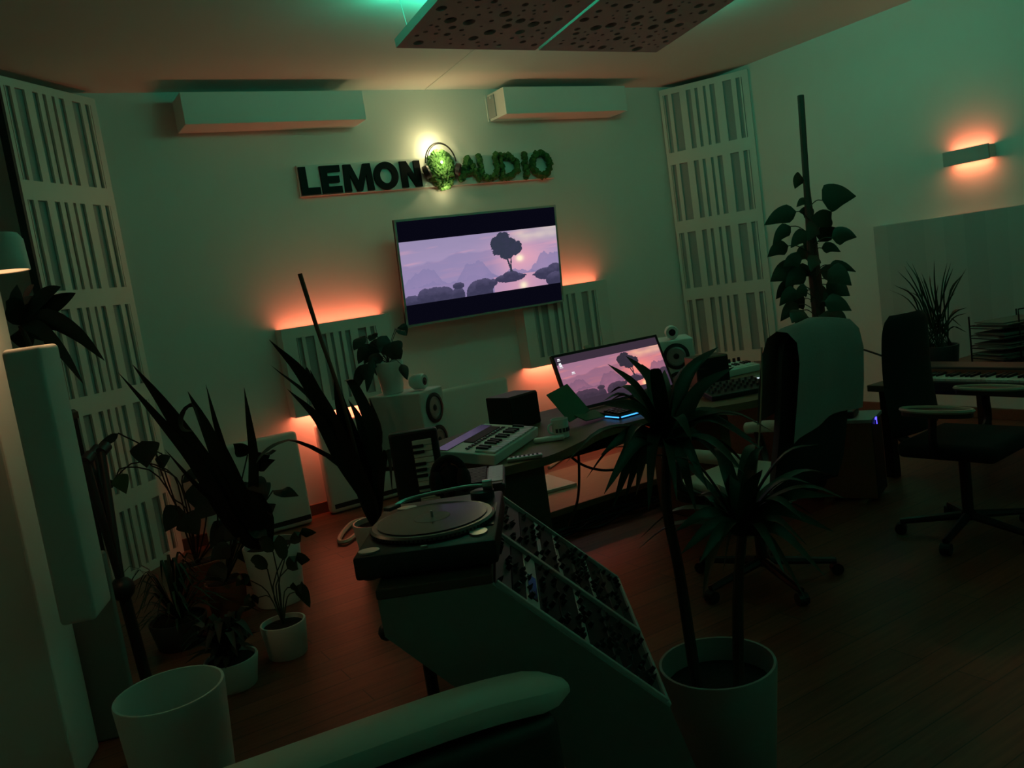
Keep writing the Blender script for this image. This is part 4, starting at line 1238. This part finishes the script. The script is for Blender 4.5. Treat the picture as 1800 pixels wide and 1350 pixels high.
for (tp, d_, w_) in tips2:
    T = at(tp[0], tp[1], d=d_); B = tops[1] + Vector((rnd.uniform(-.012, .012), rnd.uniform(-.012, .012), rnd.uniform(-.02, .02)))
    mid = B.lerp(T, .5) + Vector((0, 0, .05 + .14 * max(0, B.z - T.z)))
    m.leaf([rel(B), rel(B.lerp(T, .2) + Vector((0, 0, .03 + .08 * max(0, B.z - T.z)))), rel(mid), rel(T)], w_ * .00128, 'lance', fold=.35, seg=12, side=(T - B).cross(Vector((.3 * rnd.uniform(-1, 1), -.8, .6))))
foliage(dr, m, 'foliage', LEAF)

# tall strap-leaved plant beside the desk, with a stick
p = at(660, 915, z=.30); base = Vector((p.x, p.y, 0))
sp = pot('potted_yucca', 'tall broad-leaved plant with a stick in a pale pot, behind the record player', 'potted plant', tuple(base), .135, .10, .30, depth=.03)
rel = lambda v: Vector(v) - base
D0 = (base - EYE).dot(FW)
SIDE = RT
m = MB()
B0 = Vector((base.x, base.y, .26))
LV = [([(640, 860), (585, 745), (530, 655), (473, 597)], 4.35, 40), ([(640, 850), (560, 715), (476, 642)], 4.6, 14), ([(645, 880), (600, 810), (558, 735), (505, 684)], 4.4, 30),
      ([(650, 880), (594, 812), (523, 774), (487, 778), (461, 797), (450, 815)], 4.3, 20), ([(648, 860), (625, 790), (602, 720), (586, 652)], 4.75, 42), ([(665, 870), (660, 790), (648, 735), (618, 672), (604, 670)], 4.6, 32),
      ([(655, 880), (645, 800), (632, 740), (612, 702)], 4.85, 26), ([(650, 890), (620, 800), (580, 730), (545, 650)], 4.7, 44), ([(660, 890), (655, 820), (665, 760), (650, 700)], 4.95, 34), ([(655, 885), (630, 830), (600, 760), (570, 700)], 4.5, 36),
      ([(668, 890), (672, 830), (682, 790), (690, 870)], 4.6, 18), ([(650, 890), (600, 790), (545, 660), (536, 648)], 5.0, 12)]
for pts, d_, w_ in LV:
    n_ = len(pts)
    P3 = [B0] + [at(q[0], q[1], d=D0 + (d_ - D0) * (i + 1) / n_) for i, q in enumerate(pts)]
    m.leaf([rel(q) for q in P3], w_ * d_ / FPX * .78, 'strap', side=SIDE + Vector((0, rnd.uniform(-.5, .5), 0)), fold=.3, seg=16)
foliage(sp, m, 'foliage', LEAFD)
m = MB(); m.tube([rel(B0), rel(at(600, 700, d=4.72)), rel(at(560, 585, d=4.7)), rel(at(527, 481, d=4.65))], [.010, .013], 8, smooth=10); m.build('plant_stick', STICK, sp, smooth=True)

# white pot with drooping plant on the left speaker
p = at(690, 688, d=(Vector((pL.x, pL.y, .985)) - EYE).dot(FW) + .22); zt = 0.987
p = at(690, 690, z=zt + .004); base = Vector((pL.x - .165, pL.y + .185, zt)); rel = lambda v: Vector(v) - base
spk = pot('potted_pothos', 'drooping leafy plant in a ribbed white pot on the left loudspeaker', 'potted plant', tuple(base), .088, .06, .195, depth=.02)
m = MB()
D1 = (base - EYE).dot(FW); B0 = base + Vector((0, 0, .185))
for (a, b, w_) in (((640, 590), (622, 616), 26), ((672, 596), (640, 640), 26), ((700, 575), (715, 590), 24), ((690, 610), (700, 640), 30), ((660, 585), (650, 600), 22), ((640, 640), (624, 690), 22), ((650, 640), (640, 668), 24), ((680, 590), (668, 620), 26), ((695, 578), (714, 590), 20), ((665, 620), (655, 650), 28), ((705, 640), (716, 668), 18), ((684, 640), (682, 668), 26), ((655, 630), (645, 690), 18), ((690, 600), (702, 625), 28), ((648, 605), (630, 640), 24), ((668, 632), (662, 660), 24), ((676, 606), (690, 630), 30)):
    dd = D1 + rnd.uniform(-.12, .12)
    A, T = at(a[0], a[1], d=dd), at(b[0], b[1], d=dd - rnd.uniform(0, .08))
    m.tube([rel(B0), rel(B0.lerp(A, .5) + Vector((0, 0, .03))), rel(A)], .002, 4, smooth=6)
    m.leaf([rel(A), rel(A.lerp(T, .5) + Vector((0, 0, .015))), rel(T)], w_ * dd / FPX * 0.95, 'lance', fold=.3, seg=8, side=RT + Vector((0, 0, rnd.uniform(-.4, .4))))
foliage(spk, m, 'foliage', LEAFD)

# climbing plant on a moss pole, right
q0, q1 = at(1407, 168, d=6.1), at(1452, 690, d=6.1); base = Vector((q1.x, q1.y, 0)); rel = lambda v: Vector(v) - base
mp_ = pot('potted_climber', 'tall climbing plant on a dark moss pole behind the executive chair', 'potted plant', tuple(base), .17, .13, .32, depth=.04)
m = MB(); m.tube([(0, 0, .28), rel(at(1432, 480, d=6.1)), rel(at(1418, 330, d=6.1)), rel(q0)], [.05, .042, .022, .022], 10, smooth=3)
m.v = [v + Vector((rnd.uniform(-.003, .003), rnd.uniform(-.003, .003), 0)) for v in m.v]; m.build('moss_pole', STEM, mp_)
m = MB()
CL = [((1411, 312), (1397, 332), 20), ((1400, 372), (1343, 396), 26), ((1390, 398), (1358, 432), 20), ((1386, 432), (1349, 452), 22), ((1424, 352), (1400, 364), 14), ((1445, 352), (1505, 345), 40), ((1440, 400), (1462, 372), 30), ((1462, 418), (1506, 417), 26), ((1444, 436), (1478, 443), 16), ((1420, 410), (1390, 436), 22), ((1428, 440), (1399, 458), 24), ((1404, 470), (1354, 495), 32), ((1395, 500), (1364, 526), 22), ((1402, 512), (1370, 538), 22), ((1404, 535), (1372, 565), 22), ((1458, 466), (1505, 478), 16), ((1455, 475), (1497, 502), 32), ((1452, 500), (1494, 520), 34), ((1450, 530), (1497, 546), 28), ((1420, 510), (1400, 526), 20), ((1412, 545), (1392, 568), 26), ((1432, 512), (1455, 540), 30), ((1425, 470), (1402, 492), 22), ((1428, 420), (1420, 448), 22), ((1440, 555), (1470, 575), 30), ((1425, 560), (1400, 590), 30), ((1437, 450), (1425, 478), 20), ((1430, 380), (1404, 372), 18), ((1418, 478), (1380, 505), 28), ((1448, 490), (1478, 470), 24), ((1415, 525), (1384, 545), 30), ((1455, 555), (1490, 570), 28), ((1410, 455), (1376, 470), 22), ((1438, 395), (1420, 425), 24), ((1442, 425), (1470, 400), 26)]
for (a, b, w_) in CL:
    dd = 6.1 + rnd.uniform(-.16, .12)
    A, T = at(a[0], a[1], d=dd), at(b[0], b[1], d=dd - rnd.uniform(-.06, .1))
    ax = at(1432 + (a[1] - 480) * .09, a[1] + 14, d=6.08)
    m.tube([rel(ax), rel(ax.lerp(A, .6) + Vector((0, 0, .02))), rel(A)], .0035, 4, smooth=6)
    m.leaf([rel(A), rel(A.lerp(T, .5) + Vector((0, 0, .02))), rel(T)], w_ * dd / FPX * 1.25, 'heart', fold=.25, seg=9, side=(T - A).cross(FW) + Vector((0, 0, rnd.uniform(-.1, .1))))
foliage(mp_, m, 'foliage', LEAF)

# grass behind the piano
p = at(1634, 650, z=.60); base = Vector((p.x, min(p.y, 3.22), .601)); DG = (base - EYE).dot(FW); rel = lambda v: Vector(v) - base
gr = pot('potted_grass', 'wispy grass plant in a pot behind the black office chair', 'potted plant', tuple(base), .12, .10, .16, m=DGREY, depth=.02)
m = MB(); B0 = base + Vector((0, 0, .14))
for i in range(46):
    tx, ty = rnd.uniform(1562, 1705), rnd.uniform(455, 590)
    if i < 8: tx, ty = ((1592, 458), (1642, 456), (1676, 470), (1692, 482), (1560, 508), (1570, 500), (1700, 540), (1620, 480))[i]
    T = at(tx, ty, d=DG + rnd.uniform(-.2, .2)); mid = B0.lerp(T, .5) + Vector((0, 0, .07 + rnd.uniform(0, .05)))
    bb = B0 + Vector((rnd.uniform(-.07, .07), rnd.uniform(-.07, .07), 0))
    m.leaf([rel(bb), rel(mid), rel(T)], .010, 'strap', seg=9, side=RT, fold=.2)
foliage(gr, m, 'foliage', LEAF)

# plant on the ledge behind the column lamp (far left)
q = at(66, 640, d=4.05); base = Vector((q.x, q.y, q.z - .25)); rel = lambda v: Vector(v) - base
t = thing('plant_shelf', 'narrow shelf board behind the left column carrying a dark plant', 'shelf', (base.x, base.y, 0))
MB().bx(-.12, .12, -.12, .12, base.z - .03, base.z).build('top', WOODD, t)
for (x, y) in ((-.1, -.1), (.1, -.1), (-.1, .1), (.1, .1)): MB().bx(x - .012, x + .012, y - .012, y + .012, 0, base.z - .03).build('leg', BLACK, t)
lf = pot('potted_dragon_plant', 'dark spiky plant behind the shade lamp at the far left', 'potted plant', tuple(base), .10, .08, .16, m=DGREY, depth=.02)
B0 = base + Vector((0, 0, .14)); B1 = at(36, 572, d=4.0)
MB().tube([rel(B0), rel(B0.lerp(B1, .5) + Vector((.01, 0, 0))), rel(B1)], .012, 8, smooth=8).build('stem', STEM, lf, smooth=True)
m = MB()
for (tp, w_, d_, up) in (((107, 504), 26, 3.9, .03), ((133, 515), 30, 3.95, .0), ((100, 543), 32, 4.05, .02), ((84, 566), 34, 3.95, .02), ((120, 585), 12, 3.9, .01), ((184, 634), 30, 3.85, .10), ((146, 674), 26, 3.8, .08), ((60, 500), 26, 4.1, .02), ((30, 500), 30, 4.0, .02), ((80, 600), 40, 4.1, .03), ((70, 530), 36, 4.1, .02), ((10, 530), 36, 3.9, .02), ((52, 620), 44, 4.1, .03)):
    T = at(tp[0], tp[1], d=d_)
    m.leaf([rel(B1), rel(B1.lerp(T, .35) + Vector((0, 0, up * .8 + .012))), rel(B1.lerp(T, .7) + Vector((0, 0, up * .7 + .008))), rel(T)], w_ * d_ / FPX * 1.15, 'lance', side=Vector((0, 0, 1)) + RT * .4, fold=.2, seg=12)
foliage(lf, m, 'foliage', LEAFD)

# big snake plant, left
p = at(476, 955, z=.33); base = Vector((p.x, p.y, 0)); rel = lambda v: Vector(v) - base
sn = pot('potted_snake_plant', 'large snake plant with long pointed leaves in a pale pot before the left corner panel', 'potted plant', tuple(base), .155, .125, .33, depth=.03)
D0 = (base - EYE).dot(FW); m = MB()
SV = [([(440, 955), (400, 905), (352, 820), (290, 745), (208, 655)], 4.1, 42), ([(445, 950), (410, 900), (372, 830), (318, 750), (278, 695), (233, 641)], 4.2, 44), ([(450, 950), (415, 880), (392, 820), (360, 745), (330, 688)], 4.3, 38), ([(450, 950), (420, 870), (385, 760), (362, 676)], 4.5, 22), ([(462, 950), (447, 880), (446, 800), (438, 740), (429, 681)], 4.3, 22), ([(440, 950), (400, 900), (345, 850), (290, 790)], 4.0, 22), ([(455, 950), (430, 890), (410, 830), (395, 780)], 4.4, 36), ([(470, 950), (470, 900), (440, 840)], 4.5, 34)]
for pts, d_, w_ in SV:
    n_ = len(pts); B0 = base + Vector((rnd.uniform(-.05, .05), rnd.uniform(-.05, .05), .29))
    P3 = [B0] + [at(q[0], q[1], d=D0 + (d_ - D0) * (i + 1) / n_) for i, q in enumerate(pts)]
    m.leaf([rel(q_) for q_ in P3], w_ * d_ / FPX * .85, 'strap', side=SIDE + Vector((0, rnd.uniform(-.4, .4), 0)), fold=.3, seg=16)
foliage(sn, m, 'foliage', LEAFD)
m = MB(); q = [rel(at(352, 745, d=4.35)), rel(at(338, 715, d=4.3)), rel(at(322, 730, d=4.25)), rel(at(322, 752, d=4.25)), rel(at(340, 758, d=4.3))]
m.leaf(q, .07, 'strap', side=FW, fold=.2, seg=12); foliage(sn, m, 'curled_leaf', STEM)

# thin-stemmed plant with heart leaves, far left
p = at(345, 990, z=.20); base = Vector((p.x, p.y, 0)); rel = lambda v: Vector(v) - base
hl = thing('potted_philodendron', 'thin-stemmed plant with heart leaves in a terracotta box before the corner panel', 'potted plant', tuple(base))
MB().box((0, 0, .10), (.24, .15, .20), .008).build('pot', TERRA, hl)
MB().box((0, 0, .20), (.20, .11, .008), .002).build('soil', SOIL, hl)
D0 = (base - EYE).dot(FW); B0 = base + Vector((0, 0, .19))
m = MB(); f_ = MB(); fl = MB()
HS = [([(330, 900), (310, 840), (262, 815)], ((250, 775), (258, 822)), 44, 0), ([(330, 900), (300, 870), (275, 800)], ((285, 798), (286, 826)), 22, 0), ([(310, 890), (270, 830), (215, 822), (205, 840)], ((205, 835), (222, 868)), 26, 1), ([(320, 880), (300, 830), (240, 812), (205, 838)], ((200, 845), (172, 868)), 18, 0), ([(300, 860), (275, 800), (215, 765)], ((208, 762), (160, 800)), 14, 0), ([(335, 900), (320, 850), (330, 830), (380, 826)], ((350, 825), (320, 850)), 22, 0),
      ([(350, 920), (340, 880)], ((340, 850), (360, 905)), 40, 0), ([(360, 930), (365, 880)], ((365, 840), (390, 890)), 44, 0), ([(330, 930), (310, 900)], ((315, 890), (290, 935)), 40, 0), ([(380, 930), (380, 890)], ((375, 880), (340, 915)), 36, 0), ([(400, 920), (410, 880)], ((410, 850), (430, 900)), 44, 0), ([(345, 930), (320, 915)], ((320, 905), (350, 940)), 40, 0), ([(390, 935), (400, 925)], ((395, 915), (370, 965)), 30, 0)]
for st, (a, b), w_, light in HS:
    dd = D0 - rnd.uniform(0, .25)
    m.tube([rel(B0)] + [rel(at(q[0], q[1], d=D0 + (dd - D0) * (i + 1) / len(st))) for i, q in enumerate(st)] + [rel(at(a[0], a[1], d=dd))], .0045, 5, smooth=14)
    A, T = at(a[0], a[1], d=dd), at(b[0], b[1], d=dd - .04)
    (fl if light else f_).leaf([rel(A), rel(A.lerp(T, .5) + Vector((0, 0, .01))), rel(T)], w_ * dd / FPX * 1.2, 'heart', side=RT, fold=.25, seg=9)
m.build('stem', STEM, hl, smooth=True); foliage(hl, f_, 'foliage', LEAFD); foliage(hl, fl, 'pale_leaf', LEAFL)['label'] = 'pale green fading leaf'

# peace lily, front of the group
p = at(497, 1092, z=.16); base = Vector((p.x, p.y, 0)); rel = lambda v: Vector(v) - base
pl_ = pot('potted_peace_lily', 'small arching plant in a pale pot, nearest the orange-lit floor', 'potted plant', tuple(base), .105, .085, .16, depth=.02)
B0 = base + Vector((0, 0, .14)); D0 = (base - EYE).dot(FW); m = MB()
for (mid, a, tp, w_) in (((480, 1030), (510, 955), (556, 936), 18), ((485, 1030), (505, 1000), (545, 984), 24), ((480, 1040), (470, 1000), (440, 985), 20), ((500, 1040), (520, 1030), (545, 1068), 20), ((470, 1040), (440, 1020), (415, 1030), 20), ((490, 1020), (480, 970), (455, 950), 22), ((490, 1030), (500, 985), (490, 940), 20), ((505, 1050), (520, 1040), (530, 1040), 22), ((475, 1050), (455, 1050), (430, 1075), 24)):
    dd = D0 + rnd.uniform(-.2, .2)
    M_, A, T = at(mid[0], mid[1], d=dd), at(a[0], a[1], d=dd), at(tp[0], tp[1], d=dd)
    m.tube([rel(B0), rel(M_), rel(A)], .003, 4, smooth=6)
    m.leaf([rel(A), rel(A.lerp(T, .5) + Vector((0, 0, .02))), rel(T)], w_ * dd / FPX * 1.2, 'lance', side=RT + Vector((0, 0, .5)), fold=.25, seg=9)
foliage(pl_, m, 'foliage', LEAF)

# leafy plant right of the snake plant, against the absorber
p = at(440, 1000, z=.22); base = Vector((p.x, p.y - .0, 0)); base = Vector((at(405, 1075, z=0).x, at(405, 1075, z=0).y, 0)); rel = lambda v: Vector(v) - base
bl = pot('potted_rubber_plant', 'dark broad-leaved plant with a hanging bud, right of the snake plant leaves', 'potted plant', tuple(base), .11, .09, .18, m=TERRA, depth=.02)
B0 = base + Vector((0, 0, .16)); D0 = (base - EYE).dot(FW); m = MB()
for (a, tp, w_) in (((450, 808), (486, 792), 22), ((450, 826), (484, 808), 18), ((440, 840), (470, 870), 30), ((480, 862), (525, 872), 22), ((455, 850), (468, 880), 30), ((435, 800), (410, 780), 26), ((473, 885), (476, 908), 18), ((425, 840), (400, 870), 32), ((440, 880), (420, 915), 34), ((420, 930), (395, 950), 34), ((440, 930), (470, 945), 30), ((405, 960), (370, 985), 34), ((430, 960), (450, 1000), 34), ((400, 1000), (360, 1020), 34), ((425, 1010), (460, 1030), 30), ((400, 1040), (385, 1070), 30)):
    dd = D0 + rnd.uniform(-.15, .2)
    A, T = at(a[0], a[1], d=dd), at(tp[0], tp[1], d=dd - .03)
    m.tube([rel(B0), rel(B0.lerp(A, .6) + Vector((0, 0, .03))), rel(A)], .004, 4, smooth=8)
    m.leaf([rel(A), rel(A.lerp(T, .5) + Vector((0, 0, .012))), rel(T)], w_ * dd / FPX * 1.2, 'heart', side=RT + Vector((0, 0, rnd.uniform(-.4, .4))), fold=.25, seg=9)
foliage(bl, m, 'foliage', LEAFD)
# grassy low plant and one more pot
p = at(322, 1085, z=.12); base = Vector((p.x - .03, p.y - .04, 0)); rel = lambda v: Vector(v) - base
sg = pot('potted_spider_plant', 'low bushy grass-like plant in a dark pot at the foot of the corner panel', 'potted plant', tuple(base), .14, .11, .14, m=DGREY, depth=.02)
m = MB(); B0 = base + Vector((0, 0, .12))
for i in range(90):
    a = rnd.uniform(0, 2 * pi); r_ = rnd.uniform(.08, .34); hh_ = rnd.uniform(.05, .34)
    T = B0 + Vector((r_ * cos(a), r_ * sin(a), hh_ * .6)); mid = B0 + Vector((r_ * .5 * cos(a), r_ * .5 * sin(a), hh_))
    m.leaf([rel(B0), rel(mid), rel(T)], .014, 'strap', seg=7, fold=.2)
foliage(sg, m, 'foliage', LEAF)
p = at(405, 1155, z=.13); base = Vector((p.x, p.y, 0)); rel = lambda v: Vector(v) - base
fp = pot('potted_fern', 'dark bushy plant in a white pot just behind the empty white planter', 'potted plant', tuple(base), .115, .09, .13, depth=.015)
m = MB(); B0 = base + Vector((0, 0, .12))
for i in range(60):
    a = rnd.uniform(0, 2 * pi); r_ = rnd.uniform(.05, .22); hh_ = rnd.uniform(.03, .20)
    T = B0 + Vector((r_ * cos(a), r_ * sin(a), hh_ * .7)); mid = B0 + Vector((r_ * .5 * cos(a), r_ * .5 * sin(a), hh_))
    m.leaf([rel(B0), rel(mid), rel(T)], .04, 'lance', seg=7, fold=.25)
foliage(fp, m, 'foliage', LEAFD)

# folded black tripod standing among the plants
hub = at(215, 1035, d=3.75); ft = Vector((hub.x + .02, hub.y - .02, 0))
tp = thing('folded_stand_tripod', 'folded black tripod stand with capped tubes at the left, before the corner panel', 'tripod', (ft.x, ft.y, 0)); tp.name = 'tripod_stand'
rel = lambda v: Vector((v[0] - ft.x, v[1] - ft.y, v[2]))
for (a, d_) in (((150, 812), 3.70), ((178, 795), 3.85), ((163, 800), 3.9)):
    T = at(a[0], a[1], d=d_)
    m = MB(); m.tube([rel(hub), rel(T)], [.016, .020], 10); lg = m.build('leg', BLACK, tp, smooth=True)
    m = MB(); m.tube([rel(T), rel(T + Vector((.03, .03, .022)))], .026, 14); m.build('end_cap', DGREY, lg, smooth=True)
m = MB(); m.ico(rel(hub), (.055, .055, .055), 2); m.build('hub', BLACK, tp, smooth=True)
m = MB(); m.tube([rel(hub), (0, 0, .02)], .026, 10); m.lathe([(0, 0), (.06, 0), (.05, .02), (0, .022)], 16); m.build('pole', BLACK, tp, smooth=True)
